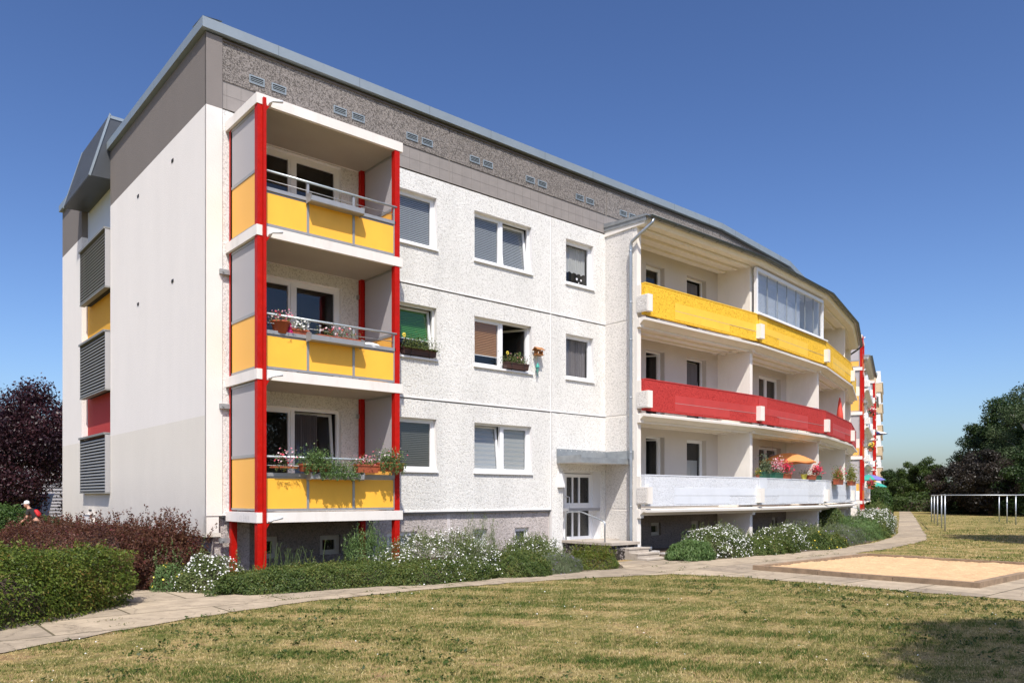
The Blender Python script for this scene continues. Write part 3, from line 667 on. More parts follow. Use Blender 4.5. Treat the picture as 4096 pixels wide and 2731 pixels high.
# ---------------------------------------------------------------- loggias
def loggia(parent, frs, first, boards, zoff=0, roofz=9.62, floors=(1.33, 4.13, 6.93), detail=True, inner='loggia_wall', under=True):
    nb = len(frs)
    D = 1.50
    for bi, fr in enumerate(frs):
        L = 6.0; nxt = frs[bi + 1] if bi + 1 < nb else None
        prv = frs[bi - 1] if bi else None
        h0 = R((fr.deg - prv.deg) / 2) if prv else 0; h1 = R((nxt.deg - fr.deg) / 2) if nxt else 0
        e0 = lambda q: q * math.tan(h0); e1 = lambda q: L - q * math.tan(h1) if False else L + 0 * q
        # outward corner: convex bends turn away, so outer lines open up; close them at the miter
        a0 = lambda q: -q * math.tan(h0) ; a1 = lambda q: L + q * math.tan(h1)
        # sign check: for convex fronts the outer chord is longer
        for i, z in enumerate(floors):
            # slab with rolled lip
            s = MB()
            prof = [(.0, z - .18), (1.30, z - .18), (1.46, z - .06), (1.56, z - .08), (1.57, z - .01), (1.48, z + .02), (0, z + .02)]
            n = len(prof); b = len(s.v)
            s.v += [fr(a0(q) + .012, q, zz) for q, zz in prof] + [fr(a1(q) - .012, q, zz) for q, zz in prof]
            s.f += [tuple(range(b + n - 1, b - 1, -1)), tuple(range(b + n, b + 2 * n))] + [(b + j, b + (j + 1) % n, b + n + (j + 1) % n, b + n + j) for j in range(n)]
            s.m += [0] * (n + 2); s.sm += [False] * (n + 2)
            if i or not under:
                for q in (.32, .78, 1.2): s.box(fr, .1, L - .1, q - .05, q + .05, z - .245, z - .181)
                s.box(fr, L - .55, L - .45, .1, 1.15, z - .245, z - .1815)
            s.build('loggia_slab', M['cream_paint'], parent)
        # parapet boards
        for i, z in enumerate(floors):
            rough, smooth = boards[i]
            zb, zt = z + .10, z + 1.03
            p = MB(); q0, q1 = D - .13, D
            A0, A1 = a0(D) + (.02 if bi else .03), a1(D) - .02
            P = lambda t, q, zz: fr(t, q, zz)
            # patches: [t0,t1,z0,z1,mat]
            if bi % 2 == 0: pat = [(1.45, 4.35, zb + .05, zt - .38), (4.35, A1 - .02, zt - .62, zt - .38)]
            else: pat = [(A0 + .02, 1.6, zt - .62, zt - .38), (1.6, 4.3, zb + .05, zt - .38), (A0 + .02, .6, zt - .38, zt - .02)]
            p.box(fr, A0, A1, q0, q1, zb, zt - .03, 0)
            p.box(fr, A0 - .0, A1, q0 - .01, q1 + .012, zt - .03, zt, 1)
            for (a, b_, c, d) in pat: p.box(fr, a, b_, q1 - .05, q1 + .006, c, d, 1)
            p.box(fr, 1.45, A1 - .02, q1 - .05, q1 + .0065, zt - .625, zt - .615, 2)
            p.build('loggia_parapet', [M[rough], M[smooth], M['joint']], parent)
        # partition wall at the near end of the bay, with corbel block carrying the parapet
        m0 = R((fr.deg + prv.deg) / 2) if prv else R(fr.deg)
        pf = Frame(fr.o, math.degrees(m0))
        ends = [(pf, 0 if prv is None else -.09)]
        if nxt is None: ends.append((Frame(fr(L, 0, 0)[:2], fr.deg), -.18))
        for ei, (pf2, off) in enumerate(ends):
            w = .18; pw = MB(); ext = prv is None and ei == 0
            pw.box(pf2, off, off + w, -.1, 1.23, 0 if under else 1, roofz + .05, 0)
            for z in floors: pw.box(pf2, off, off + w, 1.231, 1.33, z - .25, z + .0, 0)
            if ext:
                for z0_, z1_ in ((.0, 1.30), (1.36, 4.10), (4.16, 6.90), (6.96, roofz + .12)): pw.box(pf2, off - .012, off + .0, 0.005, 1.10, z0_, z1_, 1)
            po_ = pw.build('partition_wall', [M['cream_paint'], M['return_rough']], parent)
            for z in floors:
                c = MB(); x0, x1 = (off - .015, off + w + .01) if ext or ei else (off - .05, off + w + .05)
                c.box(pf2, x0, x1, 1.236, 1.66, z + .17, z + .66, 0)
                if ext: c.box(pf2, x0 - .008, x0 - .001, 1.24, 1.62, z + .20, z + .64, 1); c.box(pf2, x0 + .02, x1 - .01, 1.236, 1.36, z + .665, z + .98, 0)
                c.build('corbel_block', [M['cream_paint'], M['return_rough']], po_)
    # roof with ribs, fascia, metal sheet and gutter
    rz = roofz
    for bi, fr in enumerate(frs):
        L = 6.0; nxt = frs[bi + 1] if bi + 1 < nb else None; prv = frs[bi - 1] if bi else None
        h0 = R((fr.deg - prv.deg) / 2) if prv else 0; h1 = R((nxt.deg - fr.deg) / 2) if nxt else 0
        a0 = lambda q: -q * math.tan(h0) + (-.05 if prv is None else 0); a1 = lambda q: L + q * math.tan(h1) + (.05 if nxt is None else 0)
        s = MB(); prof = [(0, rz), (1.55, rz + .02), (1.62, rz + .14), (1.62, rz + .20), (0, rz + .26)]
        n = len(prof); b = len(s.v)
        s.v += [fr(a0(q), q, zz) for q, zz in prof] + [fr(a1(q), q, zz) for q, zz in prof]
        s.f += [tuple(range(b + n - 1, b - 1, -1)), tuple(range(b + n, b + 2 * n))] + [(b + j, b + (j + 1) % n, b + n + (j + 1) % n, b + n + j) for j in range(n)]
        s.m += [0] * (n + 2); s.sm += [False] * (n + 2)
        for q in (.32, .80, 1.22): s.box(fr, .15, L - .15, q - .06, q + .06, rz - .07, rz + .001)
        s.build('loggia_roof_slab', M['cream_paint'], parent)
        r = MB(); prof = [(0.001, rz + .27), (1.70, rz + .21), (1.70, rz + .24), (0.001, rz + .40)]
        b = len(r.v); n = 4
        r.v += [fr(a0(q) - (.04 if prv is None else 0), q, zz) for q, zz in prof] + [fr(a1(q), q, zz) for q, zz in prof]
        r.f += [tuple(range(b + n - 1, b - 1, -1)), tuple(range(b + n, b + 2 * n))] + [(b + j, b + (j + 1) % n, b + n + (j + 1) % n, b + n + j) for j in range(n)]
        r.m += [0] * 6; r.sm += [False] * 6
        if prv is None: r.hexa([fr(t, q, z) for z_ in (0, 1) for t, q, z in ((-.07, 0, rz + (.16 + .24 * z_)), (-.03, 0, rz + (.16 + .24 * z_)), (-.03, 1.62, rz + (.08 + .20 * z_)), (-.07, 1.62, rz + (.08 + .20 * z_)))])
        r.build('loggia_roof_sheet', M['zinc'], parent)
        g = MB(); z = rz + .20
        ts = [a0(1.76), a1(1.76)]
        cols = []
        for t in ts:
            cols.append([fr(t, 1.76 + .065 * math.cos(a), z + .065 * math.sin(a)) for a in [math.pi + math.pi * j / 8 for j in range(9)]])
        for j in range(8): g.quad([cols[0][j], cols[1][j], cols[1][j + 1], cols[0][j + 1]], 0, True)
        g.tube([fr(ts[0], 1.825, z + .004), fr(ts[1], 1.825, z + .004)], .012, 6)
        x = .4
        while x < L: g.box(fr, x, x + .025, 1.69, 1.83, z - .072, z - .066); g.box(fr, x, x + .025, 1.826, 1.838, z - .05, z + .01); x += .72
        for cc in ([cols[0]] if prv is None else []) + ([cols[1]] if nxt is None else []): g.quad(cc)
        g.build('gutter', M['gutter'], parent)
BD = [('pale_rough', 'pale_smooth'), ('red_rough', 'red_smooth'), ('yellow_rough', 'yellow_smooth')]
loggia(B1, BAYS, True, BD)
# loggia rear walls and their doors and windows
OP = {0: [(13.98 - 12.05, 14.94 - 12.05), (16.15 - 12.05, 17.28 - 12.05)], 1: [(3.28, 5.35)], 2: [(1.6, 2.6), (3.6, 4.6)], 3: [(1.6, 3.6)]}
rw = MB(); lp = MB()
bwins = []
for bi, fr in enumerate(BAYS):
    for k in range(3):
        holes = [(a, b, FLH[k] + .18, tops[k] + .0) for a, b in OP[bi]]
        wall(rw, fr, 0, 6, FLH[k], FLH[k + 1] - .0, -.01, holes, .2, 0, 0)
        for j, (h, (a, b)) in enumerate(zip(holes, OP[bi])):
            cells = (1,); mode = ['fixed']; bl = [None]
            if bi == 0 and j == 0 and k < 2: mode = ['open']
            if bi == 0 and j == 1 and k > 0: mode = ['tilt']; bl = [('grey', .0)]
            if bi == 0 and j == 1 and k == 0: bl = [('cafe', 0)]
            if bi == 1: cells = (1, 1); mode = ['fixed', 'fixed']; bl = [None, None]
            if bi == 1 and k == 2: bl = [('venw', 0), ('venw', 0)]
            window(B1, fr, *h, -.01, cells=cells, mode=mode, blinds=bl, sill=False, depth=.2, name='loggia_door')
    hb = [(a + .28, a + .78, .44, .86) for a, b in OP[bi][:2]] if bi != 1 else [(4.55, 5.02, .44, .86)]
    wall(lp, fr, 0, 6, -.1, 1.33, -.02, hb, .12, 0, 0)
    for h in hb: window(B1, fr, *h, -.02, sill=False, depth=.1, name='basement_window', room=.4, fmat='shade_toned_frame')
rw.build('loggia_rear_wall', M['loggia_wall'], B1); lp.build('loggia_plinth_wall', M['shade_toned_rough'], B1)  # loggia plinth is coloured darker to carry the shade below the slabs
# glazed loggia on the top floor of the second bay
fr = BAYS[1]; zb, zt = 7.975, 9.57
gz_ = MB(); A, B_ = -.15, 6.02
for a, b, c, d in ((A, A + .1, zb, zt), (B_ - .08, B_, zb, zt), (A + .1, B_ - .08, zt - .12, zt), (A + .1, B_ - .08, zb, zb + .09)): gz_.box(fr, a, b, 1.36, 1.47, c, d)
gz_.box(fr, A - .05, B_ + .2, 1.34, 1.58, zb - .045, zb - .002)
go = gz_.build('glazing_frame', M['pvc'], B1)
n = 7; w = (B_ - A - .22) / n
for i in range(n):
    a = A + .12 + i * w; g = MB(); g.quad([fr(a + .006, 1.41, zb + .09), fr(a + w - .006, 1.41, zb + .09), fr(a + w - .006, 1.41, zt - .12), fr(a + .006, 1.41, zt - .12)]); g.build('pane', M['glass_loggia'], go)
e = MB()
for i in range(1, n): a = A + .12 + i * w; e.box(fr, a - .008, a + .008, 1.395, 1.425, zb + .09, zt - .12)
e.build('pane_edge', mat('pane_seal', (.25, .27, .28), .3), go)
blind_venetian(fr, .1, 1.0, zb + .2, zt - .15, 1.30, M['slat_white'], go, .045); blind_venetian(fr, 1.1, 4.0, zb + .1, zt - .15, 1.30, M['slat_white'], go, .045)
# far facade wall beyond the loggias (flat panels, windows)
fw_ = MB(); hs = []
for k in range(3):
    for a in (1.2, 3.6): hs.append((a, a + 1.3, tops[k] - 1.3, tops[k]))
wall(fw_, FF, 0, 6, 0, 9.73, 0, hs, .14, 0, 1); fw_.build('far_facade_wall', [M['white_rough'], M['white_paint']], B1)
for h in hs: window(B1, FF, *h, 0)
# downpipes
def downpipe(fr, t, z, q=1.76):
    d = MB()
    d.tube([fr(t + .1, q, z - .05), fr(t + .08, q - .03, z - .16), fr(t - .08, q - .30, z - .42), fr(t - .13, q - .62, z - .62), fr(t - .13, q - .66, z - .75), fr(t - .13, q - .66, .45), fr(t - .12, q - .62, .28), fr(t + .1, q - .4, .20), fr(t + .28, q - .2, .20)], .048, 10)
    for zz in (8.9, 7.4, 6.3, 4.6, 3.0, 1.4): d.tube([fr(t - .13, q - .66, zz), fr(t - .13, q - .66, zz + .03)], .058, 10)
    d.build('downpipe', M['pipe'], B1)
downpipe(BAYS[0], 0, 9.80)
dp = MB(); f3 = BAYS[3]
dp.tube([f3(5.9, 1.76, 9.74), f3(5.95, 1.5, 9.55), f3(6.1, 1.0, 9.25), f3(6.12, .9, 9.1), f3(6.12, .9, .3)], .045, 8); dp.build('downpipe', M['gutter'], B1)
# entrance: door, canopy, side light, steps, rail, meter box
x0, x1, z0, z1 = 10.22, 11.82, .40, 2.47; qd = -.34
dr = MB()
def bars(mb, cells, q0, q1, m=0):
    for a, b, c, d in cells: mb.box(F0, a, b, q0, q1, c, d, m)
bars(dr, [(x0, x0 + .05, z0, z1), (x1 - .05, x1, z0, z1), (x0 + .05, x1 - .05, z1 - .06, z1), (x0 + .28, x0 + .36, z0, z1 - .06), (x0 + .05, x0 + .28, 1.33, 1.5), (x0 + .05, x0 + .28, z0, z0 + .1)], qd - .05, qd)
dobj = dr.build('entrance_door', M['pvc'], B1)
lf = MB(); a, b = x0 + .37, x1 - .06
cols_ = [(a, a + .10), (a + .325, a + .385), (a + .61, a + .67), (b - .10, b)]
bars(lf, [(c, d, z0 + .02, z1 - .08) for c, d in cols_], qd - .04, qd + .015)
for (c, _), (d, _2) in zip([(x[1], 0) for x in cols_], [(x[0], 0) for x in cols_[1:]]):
    bars(lf, [(c, d, z0 + .02, z0 + .12), (c, d, 1.30, 1.52), (c, d, z1 - .18, z1 - .08)], qd - .04, qd + .015)
lf.build('door_leaf', M['pvc'], dobj)
textured = glassmat('ornamental_glass', (.5, .5, .5), .12); textured.node_tree.nodes['Glossy BSDF'].inputs['Roughness'].default_value = .25
for (c, _), (d, _2) in zip([(x[1], 0) for x in cols_] + [(x0 + .05, 0)], [(x[0], 0) for x in cols_[1:]] + [(x0 + .28, 0)]):
    for e0_, e1_ in ((z0 + .12, 1.30), (1.52, z1 - .18)):
        g = MB(); g.quad([F0(c, qd - .02, e0_), F0(d, qd - .02, e0_), F0(d, qd - .02, e1_), F0(c, qd - .02, e1_)]); g.build('door_pane', textured, dobj)
hn = MB(); hn.tube([F0(a + .05, qd + .015, 1.33), F0(a + .05, qd + .07, 1.35), F0(a + .16, qd + .07, 1.36), F0(a + .16, qd + .07, 1.7), F0(a + .05, qd + .07, 1.71), F0(a + .05, qd + .015, 1.72)], .014); hn.build('door_handle', M['white_plastic'], dobj)
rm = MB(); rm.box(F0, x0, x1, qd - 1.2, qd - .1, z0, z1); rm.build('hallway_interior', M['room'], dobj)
cn = MB(); cn.box(F0, 9.98, 12.035, .0, .95, 2.68, 2.80, 1); cn.box(F0, 9.96, 10.0, .0, .97, 2.67, 2.88, 0); cn.box(F0, 10.0, 12.03, .951, .975, 2.665, 2.80, 0); cn.box(F0, 10.0, 12.03, .0, .96, 2.802, 2.82, 0)
cn.box(F0, 9.95, 12.03, .0, .02, 2.82, 3.09, 0); cn.box(Frame((12.05, 0), -90), .02, 1.12, .013, .03, 2.81, 3.07, 0)
for x in np.arange(10.1, 12, .22): cn.tube([F0(x, .02, 3.05), F0(x, .026, 3.05)], .012, 6, 1)
cn.build('entrance_canopy', [M['zinc'], M['white_paint']], B1)
mbx = MB(); mbx.box(F0, 9.98, 10.2, .0, .10, 1.98, 2.38); mbx.build('meter_box', M['white_plastic'], B1)
sp = MB()
sp.box(F0, 10.22, 11.3, .0, 1.88, -.1, .38, 1); sp.box(F0, 10.16, 11.34, .0, 1.93, .382, .455, 0); sp.box(F0, 11.342, 12.03, 0, .55, -.1, .44, 0)
sp.box(F0, 10.5, 11.34, 1.932, 2.24, -.1, .31, 0); sp.box(F0, 10.5, 11.42, 2.243, 2.55, -.1, .185, 0); sp.box(F0, 10.5, 11.5, 2.553, 2.86, -.1, .06, 0)
sp.box(F0, 10.2, 10.498, 1.932, 2.1, -.1, .30, 1)
for zt_, qf in ((.31, 2.245), (.185, 2.556), (.06, 2.866)): sp.box(F0, 10.49, 11.40, qf - .06, qf + .012, zt_ - .035, zt_ + .004, 0)
sp.build('entrance_steps', [M['concrete'], M['stone']], B1)
hr = MB(); hx = 10.28
hr.tube([F0(hx, .06, .45), F0(hx, .05, 1.15), F0(hx, .08, 1.24), F0(hx, .16, 1.27), F0(hx, .66, 1.28), F0(hx, .75, 1.26), F0(hx, 1.48, 1.05), F0(hx, 1.56, 1.0), F0(hx, 1.57, .94), F0(hx, 1.57, .45)], .022, 10); hr.build('stair_handrail', M['pipe'], B1)
kb = MB(); kb.box(F0, 11.6, 12.28, 1.32, 1.5, -.1, .24); kb.box(F0, 12.3, 12.62, 1.45, 1.62, -.1, .12); kb.box(F0, 12.64, 13.1, 1.6, 1.75, -.1, .06); kb.build('kerb_block', mat('light_concrete_block', (.58, .55, .52), .9, bump=.3, var=.08), B1)
ub = MB(); ub.box(FG, -9.9, -9.1, .0, .13, .8, 1.18); ub.box(FG, -9.95, -9.05, .0, .15, 1.182, 1.2); ub.box(FG, -9.8, -9.45, -.02, .01, 1.28, 1.33, 1); ub.build('gable_meter_box', [M['gable_return'], M['dark']], B1)

# ---------------------------------------------------------------- neighbouring blocks, far along the street
B2 = thing('apartment_building', 'white apartment block with red posts and balconies stepping away behind the near block', 'apartment building', FF(6.1, 0, 0))
B2.location = (0, 0, 0)
F2 = Frame(FF(6.1, 0, 0)[:2], 22.3)
def body(parent, fr, t0, t1, z, holes=()):
    m = MB(); wall(m, fr, t0, t1, 0, z, 0, holes, .14, 0, 0)
    m.quad([fr(t0, 0, 0), fr(t0, -12, 0), fr(t0, -12, z), fr(t0, 0, z)]); m.quad([fr(t1, 0, 0), fr(t1, -12, 0), fr(t1, -12, z), fr(t1, 0, z)])
    m.quad([fr(t0, 0, z), fr(t1, 0, z), fr(t1, -12, z), fr(t0, -12, z)]); m.quad([fr(t0, -12, 0), fr(t1, -12, 0), fr(t1, -12, z), fr(t0, -12, z)])
    m.box(fr, t0, t1, -.1, .1, z + .001, z + .2, 1)
    m.build('wall', [M['white_rough'], M['coping']], parent)
    for h in holes: window(parent, fr, *h, 0)
hl = [(t, t + 1.4, z - 1.3, z) for t in (5.0, 8.2) for z in (3.66, 6.46, 9.23)]
body(B2, F2, 0, 11.9, 11.0, hl); body(B2, F2, 11.9, 24.1, 12.5)
tower(B2, F2, .75, [1.22, 3.98, 6.74, 9.5], 11.5)
WB = [('pale_rough', 'pale_smooth')] * 4
loggia(B2, [Frame(F2(12, 0, 0)[:2], 22.3), Frame(F2(18, 0, 0)[:2], 22.3)], True, WB, roofz=12.0, floors=(1.33, 4.13, 6.93, 9.73))
B3 = thing('apartment_building', 'farther white and red apartment block seen edge-on before the tan block', 'apartment building')
F3 = Frame(F2(24.6, 0, 0)[:2], 23.4)
body(B3, F3, 0, 20, 12.0); body(B3, F3, 20, 32, 12.8)
tower(B3, F3, .8, [1.22, 3.98, 6.74, 9.5], 11.9); tower(B3, F3, 12.5, [1.22, 3.98, 6.74, 9.5], 11.9)
loggia(B3, [Frame(F3(20, 0, 0)[:2], 23.4), Frame(F3(26, 0, 0)[:2], 23.4)], True, WB, roofz=12.7, floors=(1.33, 4.13, 6.93, 9.73))
B4 = thing('apartment_building', 'tall tan apartment block farthest away, with white balcony fronts', 'apartment building')
F4 = Frame(F3(36, 0, 0)[:2], 23.0)
m = MB(); m.box(F4, 0, 16, -12, 1.5, 0, 17.6); m.box(F4, -.15, 16.2, -12.2, 1.65, 17.61, 17.9, 1); m.build('wall', [M['tan'], M['coping']], B4)
for k in range(6):
    m = MB(); z = 1.4 + k * 2.8
    m.box(F4, .8, 14, 1.5, 2.2, z, z + 1.15, 1); m.box(F4, .8, 14, 1.5, 2.3, z + 1.2, z + 1.3, 0); m.box(F4, .9, 13.9, 1.5, 2.0, z + 1.31, z + 2.78, 0); m.build('balcony', [M['white_paint'], M['tan']], B4)

# ---------------------------------------------------------------- vegetation helpers
def noise3(P, f=1.0, seed=0):
    r = np.random.default_rng(seed); s = 0
    for k in range(7):
        w = r.normal(size=3) * f * (1 + k * .55); s = s + np.sin(P @ w + r.uniform(0, 6.28)) / (1 + k * .5)
    return s / 3.2
def unit(v): return v / np.maximum(np.linalg.norm(v, axis=1, keepdims=True), 1e-6)
def poly_leaves(name, P, Nr, size, m, parent, aspect=.55, sizevar=.35, rnd=None, sides=4, dirs=None, jitter=.8):
    n = len(P)
    if n == 0: return None
    Nr = unit(unit(Nr) + rng.normal(size=(n, 3)) * jitter * .6)
    a = rng.normal(size=(n, 3)) if dirs is None else dirs + rng.normal(size=(n, 3)) * .25
    a = unit(a - (a * Nr).sum(1, keepdims=True) * Nr); b = np.cross(Nr, a)
    s = size * (1 + rng.uniform(-sizevar, sizevar, (n, 1)))
    if sides == 3: V = np.stack([P - b * s * aspect * .5, P + b * s * aspect * .5, P + a * s], 1)
    elif sides == 4: V = np.stack([P - a * s * .5, P + b * s * aspect * .5, P + a * s * .5, P - b * s * aspect * .5], 1)
    else:
        ang = np.arange(sides) * 2 * np.pi / sides
        V = np.stack([P + (a * math.cos(t) + b * math.sin(t)) * s * .5 for t in ang], 1)
    me = bpy.data.meshes.new(name); k = sides
    me.vertices.add(n * k); me.vertices.foreach_set('co', V.reshape(-1).astype(np.float32))
    me.loops.add(n * k); me.loops.foreach_set('vertex_index', np.arange(n * k, dtype=np.int32))
    me.polygons.add(n); me.polygons.foreach_set('loop_start', (np.arange(n) * k).astype(np.int32))
    me.update(calc_edges=True)
    at = me.attributes.new('rnd', 'FLOAT', 'FACE')
    rv = rng.uniform(0, 1, n) if rnd is None else np.clip(rnd, 0, 1)
    at.data.foreach_set('value', rv.astype(np.float32)); me.materials.append(m)
    return link(name, me, parent)
def se_points(n, rx, ry, h, p=2.6, lump=.16, f=2.0, seed=0, shell=.66):
    """points in the outer shell of a lumpy rounded block standing on z=0"""
    out = []; cnt = 0
    while cnt < n:
        Q = rng.uniform([-1.4, -1.4, 0], [1.4, 1.4, 1.4], (n * 3, 3))
        rho = (np.abs(Q[:, 0]) ** p + np.abs(Q[:, 1]) ** p + np.abs(Q[:, 2]) ** p) ** (1 / p)
        W_ = Q * [rx, ry, h]
        lim = 1 + lump * (noise3(W_, f, seed) + .45 * noise3(W_, f * 2.7, seed + 50))
        ok = (rho < lim) & (rho > lim * shell) & (rng.uniform(0, 1, len(Q)) < ((rho / lim - shell) / (1 - shell)) ** 1.2 + .05)
        out.append(np.concatenate([W_[ok], Q[ok]], 1)); cnt += ok.sum()
    A = np.concatenate(out)[:n]; return A[:, :3], unit(A[:, 3:] * [1 / rx, 1 / ry, 1 / h])
def core(rx, ry, h, name, parent, m='bark', k=.72):
    mb = MB(); ns, nr = 10, 6
    for i in range(nr):
        for j in range(ns):
            pts = []
            for (ii, jj) in ((i, j), (i, j + 1), (i + 1, j + 1), (i + 1, j)):
                th = ii / nr * math.pi / 2; ph = jj / ns * 2 * math.pi
                c = math.cos(th) ** .6; x, y = math.cos(ph), math.sin(ph); q = (abs(x) ** 3 + abs(y) ** 3) ** (-1 / 3)
                pts.append((rx * k * c * x * q, ry * k * c * y * q, h * k * math.sin(th) ** .8 if th else 0))
            mb.quad(pts, 0)
    mb.build(name, M[m], parent)
def shrub(name, label, cat, loc, rx, ry, h, leaf, n, size, rz=0, p=2.6, lump=.16, flowers=None, sprigs=0, sprig_h=.3, aspect=.5, group=None, f=2.0, kcore=.72, up=0):
    t = thing(name, label, cat, loc, R(rz), group); sd = int(abs(loc[0] * 31 + loc[1] * 17)) + 3
    if p < 3: p = min(p, 2.2); lump *= 1.55; sprigs = int(sprigs * 1.8) + 40; sprig_h *= 1.15; kcore *= .82; n = int(n * 1.15)
    P, Nn = se_points(n, rx, ry, h, p, lump, f, sd)
    Nn = unit(Nn + np.array([0, 0, .35]))
    dirs = None
    if up: dirs = unit(Nn * .5 + np.array([0, 0, up]))
    rv = .42 + .30 * noise3(P, 2.5, sd + 5) + rng.normal(0, .22, n)
    if sprigs:
        S, _ = se_points(sprigs, rx * .95, ry * .95, h, p, lump, f, sd, .93); S = S[S[:, 2] > h * .55]; extra = []
        for q in S:
            L_ = sprig_h * random.uniform(.4, 1.2); d = np.array([random.gauss(0, .22), random.gauss(0, .22), 1]); k = max(4, int(L_ / (size * .32)))
            for i in range(k): extra.append(q + d * L_ * i / k + rng.normal(0, size * .3, 3))
        if extra:
            E_ = np.array(extra); P = np.concatenate([P, E_]); Nn = np.concatenate([Nn, rng.normal(size=(len(E_), 3)) + [0, 0, .4]]); rv = np.concatenate([rv, .6 + rng.normal(0, .2, len(E_))])
            if dirs is not None: dirs = np.concatenate([dirs, np.tile([0, 0, 1.], (len(E_), 1))])
    poly_leaves('foliage', P, Nn, size, M[leaf], t, aspect, rnd=rv, dirs=dirs)
    if kcore: core(rx, ry, h, 'twigs', t, 'bark', kcore * .9)
    if flowers:
        fk = 1
        fm, fn, fs = flowers; P, Nn = se_points(int(fn * 1.6), rx * 1.03, ry * 1.03, h * 1.04, p, lump, f, sd, .88)
        c = noise3(P, 3.0, sd + 9) + P[:, 2] / h * .5; idx = np.argsort(-(c + rng.normal(0, .45, len(P))))[:fn]
        poly_leaves('flowers', P[idx], unit(Nn[idx] + np.array([-.25, -.3, .35])), fs, M[fm], t, 1, sides=6, jitter=.5)['kind'] = 'stuff'
    return t
def tree(name, label, loc, h, cr, base, leaf, n, size, bark='bark', blobs=70, seed=1, cat='tree', group=None, flat=.7, spread=.26, trunk_r=.16, top=.5, aspect=.6):
    r = random.Random(seed); t = thing(name, label, cat, loc, 0, group)
    ch = h - base; cen = []
    while len(cen) < blobs:
        x, y, z = r.uniform(-1, 1), r.uniform(-1, 1), r.uniform(0, 1)
        prof = (1 - abs(z - .36) ** 2 / .42) if z > .36 else (1 - (.36 - z) ** 2 / .30)
        prof = max(prof, .02) ** top
        d = math.hypot(x, y)
        if d < prof and (d > prof * .45 or r.random() < .35 or z > .8): cen.append((x * cr, y * cr, base + z * ch * .97))
    cen = np.array(cen); rb = spread * cr * np.array([r.uniform(.6, 1.25) for _ in cen])
    idx = rng.integers(0, len(cen), n); dr = unit(rng.normal(size=(n, 3))); rad = rb[idx][:, None] * rng.uniform(.35, 1.08, (n, 1)) ** .6
    P = cen[idx] + dr * rad * [1, 1, flat]; P = P + rng.normal(0, .03 * cr, P.shape)
    rv = .45 + np.array([r.gauss(0, .16) for _ in cen])[idx] + rng.normal(0, .2, n)
    poly_leaves('crown', P, unit(dr + np.array([0, 0, .5])), size, M[leaf], t, aspect, rnd=rv, jitter=1.1)
    mb = MB(); lean = (r.uniform(-.03, .03) * h, r.uniform(-.03, .03) * h)
    tp = [(lean[0] * u, lean[1] * u, -.1 + u * h * .86) for u in (0, .15, .35, .55, .75, 1)]
    mb.tube(tp, [trunk_r * (1 - .85 * i / 5) for i in range(6)], 8)
    for i in range(0, len(cen), 2):
        c = cen[i]; z0_ = max(base * .7, min(h * .8, c[2] - abs(r.uniform(.1, .3)) * ch)); s_ = (lean[0] * z0_ / h, lean[1] * z0_ / h, z0_)
        mid = ((s_[0] + c[0]) / 2, (s_[1] + c[1]) / 2, (s_[2] + c[2]) / 2 + .05 * ch); mb.tube([s_, mid, tuple(c)], [trunk_r * .35, trunk_r * .2, .012], 5)
    mb.build('trunk', M[bark], t); return t

# ---------------------------------------------------------------- ground, paths, sandbox
me = bpy.data.meshes.new('lawn'); gx = [-900, -60, -12, 0, 10, 25, 60, 200, 900]; gy = [-900, -60, -20, -10, 0, 10, 30, 80, 300, 900]
me.from_pydata([(x, y, 0) for y in gy for x in gx], [], [(j * 9 + i, j * 9 + i + 1, (j + 1) * 9 + i + 1, (j + 1) * 9 + i) for j in range(9) for i in range(8)]); me.materials.append(M['lawn'])
tag(link('lawn', me), kind='structure')
UP = [(-14, -8.9), (-7, -5.6), (-2.3, -2.7), (-2.3, .2), (-2.6, 2.0), (-1.9, 2.2), (-1.15, .0), (-.5, -1.9), (2.4, -2.5), (10.5, -2.5), (12.6, -1.9), (12.8, -3.2), (18.3, -3.9), (23, -3.25), (27, -2.2), (30.9, -.85), (35.5, 1.05), (54.9, 9.0), (92, 24.3)]
LO = [(92.6, 23.4), (55.4, 8.0), (36.3, .2), (30.5, -2.2), (26.4, -3.8), (20.5, -4.95), (17.4, -5.15), (17.4, -6.0), (16.6, -6.0), (16.6, -10.9), (16.6, -12.2), (9.15, -12.2), (9.0, -9.0), (8.9, -6.9), (8.3, -5.4), (6.5, -4.75), (4.6, -4.35), (2.8, -4.12), (.2, -4.18), (-2.1, -4.75), (-4.2, -5.75), (-8, -7.9), (-14, -11.2)]
def densify(pts, step=.25, j=.035):
    out = []
    for a, b in zip(pts, pts[1:]):
        L = math.dist(a, b); n = max(1, int(L / step)) if L < 25 else 12
        for i in range(n): out.append((a[0] + (b[0] - a[0]) * i / n + random.gauss(0, j), a[1] + (b[1] - a[1]) * i / n + random.gauss(0, j)))
    out.append(pts[-1]); return out
ring = densify(UP, .5, .01) + densify(LO, .22, .03)
pm_ = MB(); pm_.quad([(x, y, .012) for x, y in ring]); tag(pm_.build('path', M['slab_path'] if 'slab_path' in M else M['slab']), kind='structure')
def inside(poly, X, Y):
    P = np.array(poly); c = np.zeros(len(X), bool); j = len(P) - 1
    for i in range(len(P)):
        xi, yi = P[i]; xj, yj = P[j]
        with np.errstate(divide='ignore', invalid='ignore'):
            k = ((yi > Y) != (yj > Y)) & (X < (xj - xi) * (Y - yi) / (yj - yi + 1e-12) + xi)
        c ^= k; j = i
    return c
sb = thing('sandbox', 'wide square sandbox of pale yellow sand inside a weathered concrete kerb', 'sandbox', (13.4, -8.4, 0))
X0, X1, Y0, Y1 = -2.85, 2.75, -2.3, 2.3
